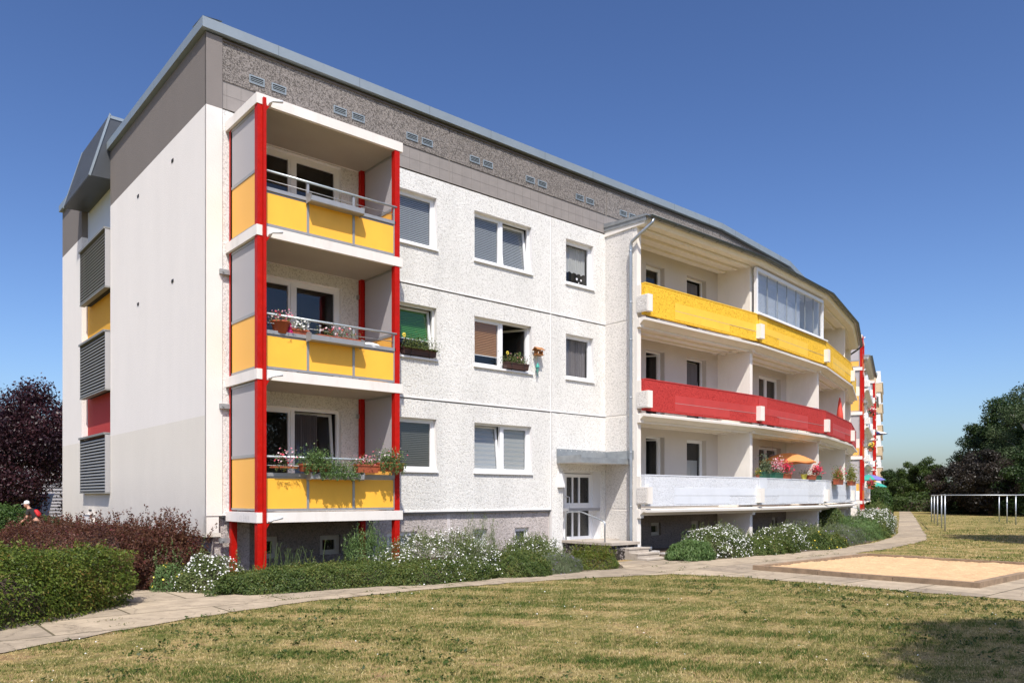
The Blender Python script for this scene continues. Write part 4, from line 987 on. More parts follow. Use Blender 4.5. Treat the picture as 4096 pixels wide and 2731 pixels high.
def kerb(a, b, w=.07):
    k = MB(); d = Vector((b[0] - a[0], b[1] - a[1], 0)); L = d.length; d /= L; nrm = Vector((-d.y, d.x, 0)); n = max(1, round(L / 1.5))
    for i in range(n):
        p = Vector((*a, 0)) + d * (L * i / n + .006); q = Vector((*a, 0)) + d * (L * (i + 1) / n - .006); dz = random.uniform(-.008, .008)
        k.hexa([(p - nrm * w).to_tuple()[:2] + (-.1,), (q - nrm * w).to_tuple()[:2] + (-.1,), (q + nrm * w).to_tuple()[:2] + (-.1,), (p + nrm * w).to_tuple()[:2] + (-.1,),
                (p - nrm * w).to_tuple()[:2] + (.115 + dz,), (q - nrm * w).to_tuple()[:2] + (.115 + dz,), (q + nrm * w).to_tuple()[:2] + (.115 + dz,), (p + nrm * w).to_tuple()[:2] + (.115 + dz,)])
    k.build('kerb', M['kerb'], sb)
kerb((X0, Y0 - .09), (X0, Y1 + .09)); kerb((X1, Y0 - .09), (X1, Y1 + .09)); kerb((X0 + .1, Y1), (X1 - .1, Y1)); kerb((X0 + .1, Y0), (X1 - .1, Y0))
nx_, ny_ = 90, 74; gxs = np.linspace(X0 + .08, X1 - .08, nx_); gys = np.linspace(Y0 + .08, Y1 - .08, ny_)
GX, GY = np.meshgrid(gxs, gys); Pn = np.stack([GX.ravel(), GY.ravel(), 0 * GX.ravel()], 1)
Z = .065 + .028 * noise3(Pn, 1.3, 3) + .020 * noise3(Pn, 5.5, 4) + .010 * noise3(Pn, 13, 5) + rng.normal(0, .004, len(Pn))
Pn[:, 2] = Z; me = bpy.data.meshes.new('sand'); me.from_pydata(Pn.tolist(), [], [(j * nx_ + i, j * nx_ + i + 1, (j + 1) * nx_ + i + 1, (j + 1) * nx_ + i) for j in range(ny_ - 1) for i in range(nx_ - 1)])
me.materials.append(M['sand']); me.polygons.foreach_set('use_smooth', [True] * len(me.polygons)); link('sand', me, sb)
# flower bed soil
so = MB(); bed = [(-.6, -1.9), (2.4, -3.0), (6.0, -3.6), (8.6, -3.7), (9.0, -3.3), (9.9, -1.95), (10.1, 0), (.1, 0), (-.5, -.2)]
so.quad([(x, y, .02) for x, y in bed]); bed2 = [(11.1, -3.5), (13.0, -3.75), (18.3, -3.9), (23, -3.1), (31, -.7), (55, 9.4), (54, 10.4), (35.2, 4.9), (29.7, 2.5), (24, .8), (18, 0), (12.3, 0), (12.3, -1.9), (11.3, -2.9)]
so.quad([(x, y, .02) for x, y in bed2]); so.quad([(-1.2, -.3, .02), (-.2, -1.2, .02), (.1, 0, .02), (.1, 12, .02), (-2.6, 12, .02), (-2.9, 2, .02), (-1.9, 2.2, .02)]); tag(so.build('flower_bed_soil', M['soil']), kind='structure')

# grass blades: dense near the camera, thinner farther off
def grass(name, n, xr, yr, hgt, w, dmin, dmax, dens_pow):
    X = rng.uniform(*xr, n); Y = rng.uniform(*yr, n); d = np.hypot(X + 5.6, Y + 15.96)
    fw = (X + 5.6) * .6556 + (Y + 15.96) * .7551; rt = (X + 5.6) * .7551 - (Y + 15.96) * .6556
    k = (fw > 5) & (np.abs(rt) < fw * .75) & (d > dmin) & (d < dmax) & ~inside(ring, X, Y) & (rng.uniform(0, 1, n) < (dmin / np.maximum(d, dmin)) ** dens_pow)
    k &= ~((X > 10.3) & (X < 16.6) & (Y > -11) & (Y < -6)) & ~((Y > -3.9) & (X > -1) & (X < 19)) & ~((X < -1) & (Y > -4.2 + .65 * (X + 2.1)))
    Pq = np.stack([X, Y, 0 * X], 1); big = noise3(Pq, .7, 21); mid = noise3(Pq, 3.4, 22); sml = noise3(Pq, 9, 23)
    k &= rng.uniform(0, 1, n) < np.clip(.72 + .8 * big + .5 * mid + .55 * sml, .04, 1)
    Pq = Pq[k]; big = big[k]; mid = mid[k]; sml = sml[k]; m_ = len(Pq)
    v = .52 - .34 * big - .42 * mid - .42 * sml + rng.normal(0, .22, m_)
    up = np.zeros((m_, 3)); up[:, 2] = 1; lean = rng.normal(0, .55, (m_, 3)); lean[:, 2] = 0
    s = hgt * (.6 + .5 * np.clip(big + .5, 0, 1.4) + .4 * np.clip(sml, -.4, 1))[:, None]
    D = unit(up + lean); Nr = rng.normal(size=(m_, 3)); Nr[:, 2] *= .2
    B_ = unit(np.cross(D, Nr)); s = s * rng.uniform(.5, 1.5, (m_, 1)); ww = w * rng.uniform(.7, 1.4, (m_, 1))
    V = np.stack([Pq - B_ * ww, Pq + B_ * ww, Pq + D * s], 1)
    me = bpy.data.meshes.new(name); me.vertices.add(m_ * 3); me.vertices.foreach_set('co', V.reshape(-1).astype(np.float32)); me.loops.add(m_ * 3); me.loops.foreach_set('vertex_index', np.arange(m_ * 3, dtype=np.int32))
    me.polygons.add(m_); me.polygons.foreach_set('loop_start', (np.arange(m_) * 3).astype(np.int32)); me.update(calc_edges=True)
    at = me.attributes.new('rnd', 'FLOAT', 'FACE'); at.data.foreach_set('value', np.clip(v, 0, 1).astype(np.float32)); me.materials.append(M['grass'])
    return me
o_ = tag(link('grass', grass('grass', 1100000, (-9, 13), (-15.5, -3.6), .036, .0045, 6.5, 26, .8)), 'short dry yellow-green grass of the lawn in front of the block', 'grass', kind='stuff')
o_ = tag(link('far_grass', grass('far_grass', 500000, (8, 70), (-26, 14), .06, .011, 14, 75, .9)), 'mown dry grass on the far lawn around the washing line poles', 'grass', kind='stuff')
# broad-leaved weeds and daisies in the lawn
n = 4200; X = rng.uniform(-8, 12, n); Y = rng.uniform(-15, -4.2, n); Pq = np.stack([X, Y, 0 * X], 1)
cl = noise3(Pq, 1.3, 31); k = (cl + rng.normal(0, .12, n) > .24) & ~inside(ring, X, Y) & ~((X < -1) & (Y > -4.2 + .65 * (X + 2.1))); Pq = Pq[k]
Pq = np.repeat(Pq, 7, 0) + rng.normal(0, .035, (len(Pq) * 7, 3)) * [1, 1, 0]; Pq[:, 2] = rng.uniform(.005, .045, len(Pq))
tag(poly_leaves('clover', Pq, np.tile([0, 0, 1.], (len(Pq), 1)), .045, M['L_mid'], None, .6, jitter=.9), 'dark green clover and plantain patches in the lawn', 'weeds', kind='stuff')
PW = []
for _ in range(70):
    x = random.choice([i * 2.4 + (1.2 if j % 2 else 0) for i in range(-3, 9) for j in (0, 1)]) if random.random() < .5 else random.uniform(-5, 20); y = random.choice([-3.75, -5.0, -2.5]) if random.random() < .6 else random.uniform(-5, -3)
    PW.append(rng.normal(0, .05, (26, 3)) * [2.2, .4, 0] + [x, y, .03])
PW = np.concatenate(PW); PW = PW[inside(ring, PW[:, 0], PW[:, 1])]; PW[:, 2] = rng.uniform(.015, .045, len(PW))
tag(poly_leaves('path_weeds', PW, np.tile([0, 0, 1.], (len(PW), 1)), .03, M['L_low'], None, .4, jitter=.9), 'small weeds growing in the joints of the concrete path', 'weeds', kind='stuff')
n = 2600; X = rng.uniform(-8, 40, n); Y = rng.uniform(-16, -4.2, n); Pq = np.stack([X, Y, 0 * X + .055], 1); cl = noise3(Pq, .8, 41)
k = ((cl > .25) | (rng.uniform(0, 1, n) < .06)) & ~inside(ring, X, Y) & ~((X > 10.3) & (X < 16.6) & (Y > -11) & (Y < -6)); Pq = Pq[k]
tag(poly_leaves('daisies', Pq, np.tile([-.1, -.2, 1.], (len(Pq), 1)), .017, M['F_white'], None, 1, sides=6, jitter=.5), 'tiny white daisies sprinkled over the lawn', 'daisies', kind='stuff')

# ---------------------------------------------------------------- shrubs and hedges
bedg = 'shrubs in the bed along the facade'
shrub('spirea_hedge', 'large dark green rounded hedge at the left edge of the picture', 'hedge', (-5.8, -4.08, 0), 4.12, 1.12, 1.02, 'L_hedge', 95000, .046, 34.5, 4.2, .14, sprigs=1100, sprig_h=.16, f=1.8, kcore=.8, aspect=.5)
shrub('barberry_hedge', 'tall dark red leaved hedge along the gable wall', 'hedge', (-1.45, 4.3, 0), 1.35, 5.2, 1.10, 'L_red', 70000, .05, 0, 3.2, .16, sprigs=900, sprig_h=.30, f=1.6, kcore=.8)
shrub('barberry_shrub', 'dark red leaved shrub at the building corner with upright shoots', 'shrub', (-.75, -.15, 0), .85, .95, 1.05, 'L_red', 22000, .045, 0, 2.6, .18, sprigs=260, sprig_h=.42)
shrub('white_rose_bush', 'small white flowering bush at the building corner', 'bush', (-.45, -1.5, 0), .62, .62, .66, 'L_pot', 9000, .034, flowers=('F_white', 480, .030), lump=.2)
shrub('potentilla_bush', 'low green bush with a few yellow flowers by the corner', 'bush', (-1.0, -1.0, 0), .38, .42, .52, 'L_willow', 4500, .032, flowers=('F_yellow', 34, .035), lump=.2, kcore=.6)
shrub('low_hedge', 'low clipped dark green hedge in front of the balcony posts', 'hedge', (1.75, -2.55, 0), 2.35, .58, .44, 'L_low', 60000, .036, -6, 3.4, .13, sprigs=420, sprig_h=.12, f=3.2, kcore=.6)
shrub('cotoneaster', 'dark green lower shrub in front of the large white flowering bush', 'shrub', (3.6, -3.2, 0), 1.3, .45, .42, 'L_low', 18000, .036, -5, 3, .16, sprigs=120, sprig_h=.1, flowers=('F_white', 60, .03), f=3.2)
shrub('white_flowering_bush', 'widest white flowering bush right beside the balcony posts', 'bush', (4.0, -2.65, 0), 1.4, .82, .84, 'L_pot', 30000, .032, -4, 2.8, .2, flowers=('F_white', 1500, .027), sprigs=160, sprig_h=.18, f=2.4)
shrub('willow_herb', 'loose pale green plant with narrow leaves under the lowest balcony', 'plant', (2.6, -1.9, 0), .62, .32, .72, 'L_willow', 3600, .055, sprigs=70, sprig_h=.3, aspect=.22, kcore=.5, up=1.0, lump=.3)
shrub('juniper', 'mid green low shrub between the two white flowering bushes', 'shrub', (5.55, -3.2, 0), .9, .6, .52, 'L_low', 18000, .036, lump=.16, f=3, sprigs=100, sprig_h=.08)
shrub('white_flowering_bush', 'white flowering bush reaching up to the entrance steps', 'bush', (7.3, -2.0, 0), 1.0, .7, .72, 'L_pot', 20000, .032, 0, 2.6, .22, flowers=('F_white', 620, .027), sprigs=150, sprig_h=.18, f=2.4)
shrub('tamarisk', 'wispy upright pale green broom plant below the small basement windows', 'plant', (6.45, -1.0, 0), .55, .4, .95, 'L_spray', 2600, .11, sprigs=80, sprig_h=.42, aspect=.07, kcore=0, up=1.6, lump=.3)
shrub('lavender', 'grey green rounded lavender mound in front of the entrance', 'lavender', (6.75, -3.3, 0), .75, .5, .44, 'L_lav', 11000, .085, lump=.12, aspect=.07, up=1.2, f=3, kcore=.7, flowers=('F_violet', 120, .02))
shrub('red_tipped_shrub', 'open green shrub with reddish tips beside the steps', 'shrub', (8.05, -3.3, 0), .80, .5, .38, 'L_hedge', 9000, .034, sprigs=160, sprig_h=.18, lump=.24)
shrub('willow_bush', 'bright green narrow leaved bush right of the entrance steps', 'bush', (11.75, -3.25, 0), .75, .6, .50, 'L_willow', 9000, .10, aspect=.2, up=.5, lump=.2, kcore=.75)
shrub('white_flowering_bush', 'dense white flowering bush under the first white loggia', 'bush', (13.35, -3.1, 0), 1.1, .8, .80, 'L_pot', 20000, .034, 0, 2.4, .2, flowers=('F_white', 1300, .031), sprigs=130, sprig_h=.18, f=2.4)
shrub('cotoneaster', 'low green shrub between the white bushes under the loggias', 'shrub', (15.4, -3.45, 0), 1.2, .6, .52, 'L_low', 18000, .042, lump=.2, sprigs=120, sprig_h=.12, f=3, flowers=('F_white', 60, .04))
shrub('white_flowering_bush', 'sparser white flowering bush farther right below the loggia partition', 'bush', (17.1, -2.9, 0), 1.05, .7, .80, 'L_pot', 14000, .036, 0, 2.4, .22, flowers=('F_white', 520, .031), sprigs=90, sprig_h=.16)
shrub('cotoneaster', 'green ground hugging shrub at the path bend', 'shrub', (18.9, -3.4, 0), 1.25, .55, .48, 'L_low', 18000, .045, 6, lump=.2, sprigs=90, sprig_h=.12, flowers=('F_yellow', 40, .04))
shrub('lavender', 'long grey green lavender clump below the last loggias', 'lavender', (21.6, -2.6, 0), 1.7, .75, .66, 'L_lav', 13000, .11, 10, lump=.14, aspect=.08, up=1.2, kcore=.7, f=2.4, flowers=('F_violet', 160, .028))
shrub('tall_grass_shrub', 'taller fine leaved green shrub where the path curves', 'shrub', (24.4, -2.0, 0), 1.3, .8, 1.0, 'L_willow', 13000, .09, 12, aspect=.12, up=.8, lump=.2, kcore=.7)
shrub('tall_grass_shrub', 'green feathery shrub by the second entrance rail', 'shrub', (26.6, .2, 0), 1.3, .8, 1.35, 'L_low', 12000, .06, 12, lump=.2, kcore=.7)
for i, (x, y, r_, h_) in enumerate(((29.6, -.2, 1.15, 1.0), (32.1, .9, 1.2, 1.05), (35.0, 2.1, 1.2, 1.0), (45.2, 6.3, 1.0, .9))):
    shrub('white_rose_bush', ['white rose bush nearest the curve of the path', 'second white rose bush along the curving path', 'third white rose bush along the curving path', 'pink and white rose bush by the far path'][i], 'bush', (x, y, 0), r_, r_ * .8, h_, 'L_pot', 9000, .05, 20, 2.4, .2, flowers=('F_white' if i < 3 else 'F_mix', 800, .04), group='white rose bushes along the curving path')
shrub('cotoneaster', 'low green filler shrub between the juniper and the second white bush', 'shrub', (6.2, -2.5, 0), 1.4, .7, .46, 'L_low', 14000, .034, lump=.2, sprigs=90, sprig_h=.16, f=3, flowers=('F_white', 60, .026))
shrub('potentilla_bush', 'sparse pale flowering shrub linking the first two loggia bushes', 'bush', (14.9, -2.6, 0), 1.6, .6, .60, 'L_pot', 13000, .036, lump=.25, sprigs=110, sprig_h=.2, f=2.6, flowers=('F_white', 160, .03))
shrub('potentilla_bush', 'green loose shrub behind the ground cover at the path bend', 'bush', (19.8, -2.6, 0), 1.7, .7, .62, 'L_pot', 12000, .045, 8, lump=.25, sprigs=110, sprig_h=.2, f=2.4, flowers=('F_white', 60, .035))
shrub('cotoneaster', 'dark green ground cover between the lavender and the rose bushes', 'shrub', (27.0, -1.3, 0), 1.7, .7, .6, 'L_low', 11000, .06, 18, lump=.25, sprigs=90, sprig_h=.2, f=2.4)
shrub('clipped_bush', 'dense dark green clipped bush taller than a person beside the far path', 'bush', (58.5, 12.2, 0), 1.05, 1.1, 2.35, 'L_hazel', 14000, .12, lump=.08, p=3.4, kcore=.85)
shrub('dome_bush', 'low dome shaped green bush in front of the clipped bush', 'bush', (48.0, 7.6, 0), 1.0, 1.0, 1.3, 'L_low', 9000, .08, lump=.06, p=2.2, kcore=.85)
shrub('hazel_hedge', 'leafy mid green hedge behind the walking person', 'hedge', (-4.6, 17.6, 0), 5.6, 1.2, 1.42, 'L_hazel', 42000, .085, -14, 3.4, .12, sprigs=200, sprig_h=.2, kcore=.85, f=1.4)
# tall weeds rising out of the low hedge
wd = thing('wild_grass_tuft', 'tall arching grass and weeds at the foot of the double red post', 'weeds', (.95, -1.95, 0)); bl_ = MB(); 
for i in range(46):
    a = random.uniform(0, 6.28); r0 = random.uniform(0, .7); x = math.cos(a) * r0 * 1.0; y = math.sin(a) * r0 * .3; h_ = random.uniform(.45, .88); dx = random.uniform(-.22, .22); dy = random.uniform(-.12, .12)
    P = [(x, y, .1), (x + dx * .25, y + dy * .3, h_ * .6), (x + dx * .7, y + dy * .7, h_), (x + dx * 1.5, y + dy, h_ * .93)]
    for p, q, w0, w1 in zip(P, P[1:], (.006, .006, .004), (.006, .004, .001)): bl_.quad([(p[0] - w0, p[1], p[2]), (p[0] + w0, p[1], p[2]), (q[0] + w1, q[1], q[2]), (q[0] - w1, q[1], q[2])])
bl_.build('blades', M['L_spray'], wd)

# ---------------------------------------------------------------- trees
tree('purple_plum_tree', 'dark purple leaved tree left of the gable', (-.2, 22.6, 0), 6.8, 3.8, 1.2, 'L_purple', 66000, .12, blobs=95, seed=5, spread=.25, flat=.8, trunk_r=.15, top=.6)
tree('pale_green_tree', 'yellow green treetop behind the shed roof at the left edge', (-1.2, 41, 0), 7.2, 2.6, 3.6, 'L_yellow', 9000, .13, blobs=30, seed=8, spread=.3)
rt = 'trees along the far edge of the right lawn'
tree('dark_tree', 'small dark bluish tree left in the far tree line', (97.1, 27.3, 0), 5.2, 2.0, .4, 'L_dark', 12000, .2, blobs=40, seed=11, group=rt, trunk_r=.2)
tree('dark_tree', 'low dark tree at the foot of the white block', (104.4, 31.5, 0), 4.6, 2.2, .4, 'L_dark', 9000, .22, blobs=36, seed=18, group=rt, trunk_r=.2)
tree('ash_tree', 'rounded mid green tree with a visible trunk at the end of the path', (89.5, 20.7, 0), 6.2, 2.3, 1.5, 'L_mid', 22000, .17, blobs=55, seed=12, group=rt, trunk_r=.2)
tree('ash_tree', 'second small mid green tree beside the rounded one', (93, 24.2, 0), 4.9, 1.9, .9, 'L_mid', 12000, .18, blobs=40, seed=13, group=rt, trunk_r=.15)
tree('copper_beech', 'dark purple brown tree at the left end of the tall dark trees', (73.4, 11.0, 0), 5.9, 2.7, .5, 'L_copper', 28000, .17, blobs=65, seed=14, group=rt, trunk_r=.22)
tree('lime_tree', 'dark green tree stepping up behind the purple one', (80.5, 11.4, 0), 9.0, 2.9, .6, 'L_dark', 34000, .19, blobs=80, seed=27, group=rt, trunk_r=.3)
tree('lime_tree', 'tall broad dark green tree in the middle of the right-hand group', (78.3, 8.6, 0), 11.2, 4.0, .6, 'L_dark', 56000, .19, blobs=120, seed=15, group=rt, trunk_r=.3)
tree('birch_tree', 'tall airy birch with a pale stem near the right edge', (72.9, 5.3, 0), 11.4, 3.3, 1.2, 'L_birch', 42000, .15, bark='birch_bark', blobs=95, seed=16, group=rt, trunk_r=.13, flat=.9)
tree('lime_tree', 'tall green tree at the right edge behind the birch', (82, 5.6, 0), 12.6, 5.0, .6, 'L_mid', 50000, .19, blobs=110, seed=17, group=rt, trunk_r=.3)
tree('copper_beech', 'dark reddish tree low in front of the tall dark tree', (69.5, 7.4, 0), 5.6, 2.6, .4, 'L_copper', 24000, .16, blobs=60, seed=19, group=rt, trunk_r=.2)
tree('lime_tree', 'dark green low tree under the birch', (69.5, 4.0, 0), 6.2, 3.0, .4, 'L_dark', 28000, .17, blobs=70, seed=20, group=rt, trunk_r=.2)
for i, (x, y, rx, h_, lab) in enumerate(((84, 16.5, 5.5, 1.9, 'shrubby undergrowth left of the poles under the round tree'), (76, 8, 6, 2.6, 'dark undergrowth under the tall trees behind the poles'), (98, 27, 7, 2.2, 'undergrowth beside the end of the path'), (70.5, -2, 6, 2.4, 'dark undergrowth at the right edge'))):
    shrub('undergrowth', lab, 'bushes', (x, y, 0), rx, 2, h_, 'L_mid' if i in (0, 2) else 'L_dark', 13000, .2, -60, 3, .25, kcore=.8, f=.8)
tree('shade_tree', 'tree standing beside the photographer whose shade falls on the near lawn', (.3, -21.6, 0), 14.0, 2.9, 8.4, 'L_mid', 110000, .17, blobs=150, seed=25, spread=.3, trunk_r=.16)
tree('shade_tree', 'tree standing right of the view whose shade lies on the far lawn', (27.8, -9.7, 0), 9.0, 2.6, 4.5, 'L_mid', 30000, .20, blobs=70, seed=26, spread=.32, trunk_r=.15)
for i, (x, y) in enumerate(((7, -36), (15, -34), (-3, -40))):
    tree('street_tree', ['first', 'second', 'third'][i] + ' tree across the lawn mirrored in the lower windows', (x, y, 0), 11, 4.2, 1.5, 'L_mid', 16000, .22, blobs=60, seed=30 + i, trunk_r=.25)

# ---------------------------------------------------------------- balcony and window plants, parasols and small things
def plant_box(name, label, fr, t, q, z, L, w=.16, h=.15, mats='terracotta', flower=None, nfl=60, fs=.032, ph=.16, trail=0, n=500, leaf='L_pot', lsz=.03, group=None, cat='flower box', hook=False, roundpot=False):
    o0 = fr(t, q, z); T = thing(name, label, cat, o0, R(fr.deg), group)
    b = MB(); FL = Frame((0, 0), 0)
    if roundpot: b.lathe((0, 0, 0), [(.001, 0), (w * .36, 0), (w * .5, h * .85), (w * .56, h * .85), (w * .56, h), (w * .48, h), (.001, h * .9)])
    else:
        b.hexa([FL(a, c, 0) for a, c in ((-L / 2 + .02, -w * .4), (L / 2 - .02, -w * .4), (L / 2 - .02, w * .4), (-L / 2 + .02, w * .4))] + [FL(a, c, h) for a, c in ((-L / 2, -w / 2), (L / 2, -w / 2), (L / 2, w / 2), (-L / 2, w / 2))])
        b.box(FL, -L / 2 - .008, L / 2 + .008, -w / 2 - .008, w / 2 + .008, h - .03, h + .004)
    b.build('box' if not roundpot else 'pot', M[mats], T)
    if hook:
        k = MB()
        for a in (-L * .28, L * .28): k.tube([FL(a, w / 2 + .012, h), FL(a, w / 2 + .014, .02), FL(a, w / 2 - .02, -.05)], .006, 5)
        k.build('bracket', M['dark'], T)
    P = rng.normal(size=(n, 3)) * [L * .27 if not roundpot else w * .5, w * .42, ph * .42] + [0, 0, h + ph * .38]
    P[:, 0] = np.clip(P[:, 0], -L * .56 - w * .3, L * .56 + w * .3); P[:, 2] = np.maximum(P[:, 2], h - .02)
    if trail:
        m_ = int(n * .5); Tq = rng.uniform([-L / 2, 0, 0], [L / 2, 1, 1], (m_, 3)); st_ = np.abs(np.sin(Tq[:, 0] * 19)) * .8 + .2
        P = np.concatenate([P, np.stack([Tq[:, 0], -w / 2 - .03 - .05 * Tq[:, 1], h - trail * st_ * Tq[:, 2]], 1)])
    poly_leaves('foliage', P, rng.normal(size=P.shape) + [0, -.4, .6], lsz, M[leaf], T, .6)
    if flower:
        Q = rng.normal(size=(nfl, 3)) * [L * .26 if not roundpot else w * .45, w * .45, ph * .35] + [0, -.02, h + ph * .75]
        Q[:, 0] = np.clip(Q[:, 0], -L * .52 - .02, L * .52 + .02)
        poly_leaves('flowers', Q, np.tile([-.3, -.6, .6], (nfl, 1)), fs, M[flower], T, 1, sides=6)['kind'] = 'stuff'
    return T
gT = 'flower pots on the lowest tower balcony'; gM = 'flower pots on the middle tower balcony'
z1_ = 1.42
plant_box('flower_box', 'potted pink and white flowers at the left end of the lowest balcony rail', F0, .95, 1.62, z1_ + .86, .5, .14, .03, 'terracotta', 'F_mix', 45, .035, .24, .10, 260, group=gT)
plant_box('flower_box', 'green leafy box hanging from the lowest balcony rail, second from the left', F0, 1.55, 1.72, z1_ + .80, .62, .17, .15, 'terracotta', None, 0, .03, .24, .22, 1500, 'L_willow', .038, group=gT)
plant_box('flower_box', 'leafy trailing box on the flower shelf of the lowest balcony', F0, 2.05, 1.74, z1_ + .68, .9, .16, .10, 'alu', None, 0, .03, .20, .16, 1700, 'L_willow', .036, group=gT)
plant_box('flower_box', 'terracotta box with pale violet flowers on the lowest balcony rail', F0, 2.72, 1.72, z1_ + .80, .52, .18, .17, 'terracotta', 'F_mix', 60, .03, .14, .0, 600, group=gT)
plant_box('flower_box', 'terracotta box with pink flowers at the right end of the lowest balcony rail', F0, 3.28, 1.73, z1_ + .84, .64, .19, .18, 'terracotta', 'F_mix', 30, .035, .24, .26, 1300, 'L_willow', .036, group=gT)
z2_ = 4.18
plant_box('flower_pot', 'big orange pot of pansies on the middle balcony', F0, .92, 1.50, z2_ + .74, .3, .34, .24, 'terracotta', 'F_mix', 60, .04, .16, 0, 300, roundpot=True, group=gM, cat='flower pot')
plant_box('flower_box', 'brown box of white and violet flowers on the middle balcony', F0, 1.32, 1.50, z2_ + .74, .36, .16, .13, 'terracotta', 'F_white', 60, .045, .14, 0, 300, group=gM)
plant_box('flower_box', 'low box of pink and white geraniums on the middle flower shelf', F0, 2.08, 1.68, z2_ + .69, .96, .15, .10, 'terracotta', 'F_mix', 40, .045, .17, 0, 700, group=gM)
wc = thing('watering_can', 'bright pink watering can between the pots on the middle balcony', 'watering can', F0(1.12, 1.5, z2_ + .74)); b = MB(); b.lathe((0, 0, 0), [(.001, 0), (.075, 0), (.07, .08), (.035, .12), (.035, .24), (.001, .26)]); b.tube([(.05, 0, .04), (.14, 0, .10), (.17, 0, .18)], [.02, .012, .01], 8); b.tube([(-.03, 0, .22), (-.11, 0, .18), (-.07, 0, .05)], .009, 6); b.build('can_body', M['pink'], wc)
tb = thing('washing_bowl', 'upturned white oval bowl at the right end of the middle balcony', 'bowl', F0(2.98, 1.42, z2_ + .72)); b = MB(); b.lathe((0, 0, 0), [(.21, 0), (.22, .02), (.17, .09), (.08, .12), (.001, .125)], 20); o2 = b.build('bowl', M['white_plastic'], tb); o2.scale = (1.3, .8, 1)
for i, (t, z, k) in enumerate(((1.68, z2_ + .80, 0), (2.22, z2_ + .84, 0), (3.05, z1_ + 1.02, 1), (3.52, z1_ + 1.05, 1))):
    sl = thing('solar_lamp', ['small solar lamp left on the middle flower shelf', 'small solar lamp right on the middle flower shelf', 'solar lamp between the two right boxes of the lowest balcony', 'solar lamp at the right end of the lowest balcony'][i], 'solar lamp', F0(t, 1.68, z))
    b = MB(); b.tube([(0, 0, -.04), (0, 0, .12)], .006, 6); b.lathe((0, 0, .12), [(.001, 0), (.02, 0), (.026, .05), (.03, .06), (.001, .07)], 8); b.build('lamp_stake', M['steel'], sl)
plant_box('flower_box', 'dark window box with green plants in front of the green blind', F0, 5.18, .02, 5.19, .98, .17, .17, 'pot_dark', 'F_white', 10, .03, .24, .03, 1700, 'L_pot', .034, hook=True, group='window boxes on the white facade')
plant_box('flower_box', 'dark window box with blue and red flowers under the open casement', F0, 8.38, .03, 5.19, .82, .17, .17, 'pot_dark', 'F_mix', 22, .03, .20, .0, 1100, 'L_pot', .034, hook=True, group='window boxes on the white facade')
for i, (t, zz, cm, lab) in enumerate(((4.76, 5.66, 'F_yellow', 'orange toy flower on a stick in the left window box'), (8.08, 5.62, 'F_yellow', 'small orange toy flower in the right window box'), (8.52, 5.64, 'L_willow', 'green toy butterfly on a stick in the right window box'))):
    pk = thing('plant_pick', lab, 'garden pick', F0(t, .02, zz - .22)); b = MB(); b.tube([(0, 0, 0), (0, 0, .2)], .004, 5); b.build('stick', M['wood'], pk)
    Pq = np.array([[.035 * math.cos(a), 0, .22 + .035 * math.sin(a)] for a in np.arange(6) * 1.047]); poly_leaves('toy', Pq, np.tile([-.2, -1, .2], (6, 1)), .045, M[cm], pk, 1, sides=6, jitter=.1)
bh = thing('bird_house', 'small wooden bird feeder with a pitched roof hanging by the open window', 'bird feeder', F0(9.12, .14, 5.66)); b = MB(); Z0 = Frame((0, 0), 0)
b.box(Z0, -.12, .12, -.09, .09, -.01, .01); b.box(Z0, -.10, -.085, -.08, .08, .011, .13); b.box(Z0, .085, .10, -.08, .08, .011, .13); b.box(Z0, -.08, .08, -.06, .0, .011, .05)
body_ = b.build('feeder_box', M['wood'], bh); b = MB(); b.prism(Frame((0, 0), 0), [(-.11, .13), (-.11, .145), (0, .225), (.11, .145), (.11, .13), (0, .20)], -.15, .15); b.build('roof', M['wood'], bh)
b = MB(); b.tube([(0, .14, .05), (0, .02, .0), (0, 0, 0)], .008, 6); b.build('bracket', M['dark'], bh)
wch = thing('wind_chime', 'turquoise wind chime with a tassel below the bird feeder', 'wind chime', F0(9.12, .10, 5.30)); b = MB(); b.lathe((0, 0, .02), [(.06, 0), (.055, .03), (.015, .13), (.001, .15)], 10); b.tube([(0, 0, .17), (0, 0, .34)], .003, 4)
for i in range(5): a = i * 1.257; b.tube([(.035 * math.cos(a), .035 * math.sin(a), .02), (.035 * math.cos(a), .035 * math.sin(a), -.12 - .03 * (i % 2))], .006, 6)
b.tube([(0, 0, .0), (0, 0, -.22)], .008, 5); b.build('chime', M['teal_cloth'], wch)
st_ = thing('window_sticker', 'white star stickers low on the upper small window', 'sticker', F0(11.0, -.155, 8.12)); b = MB()
for (x, z, r_) in ((-.05, .06, .055), (.13, .05, .045), (.03, -.04, .03)): b.quad([(x + (r_ if i % 2 == 0 else r_ * .42) * math.sin(i * .628), 0, z + (r_ if i % 2 == 0 else r_ * .42) * math.cos(i * .628)) for i in range(10)])
b.build('stars', M['white_plastic'], st_)
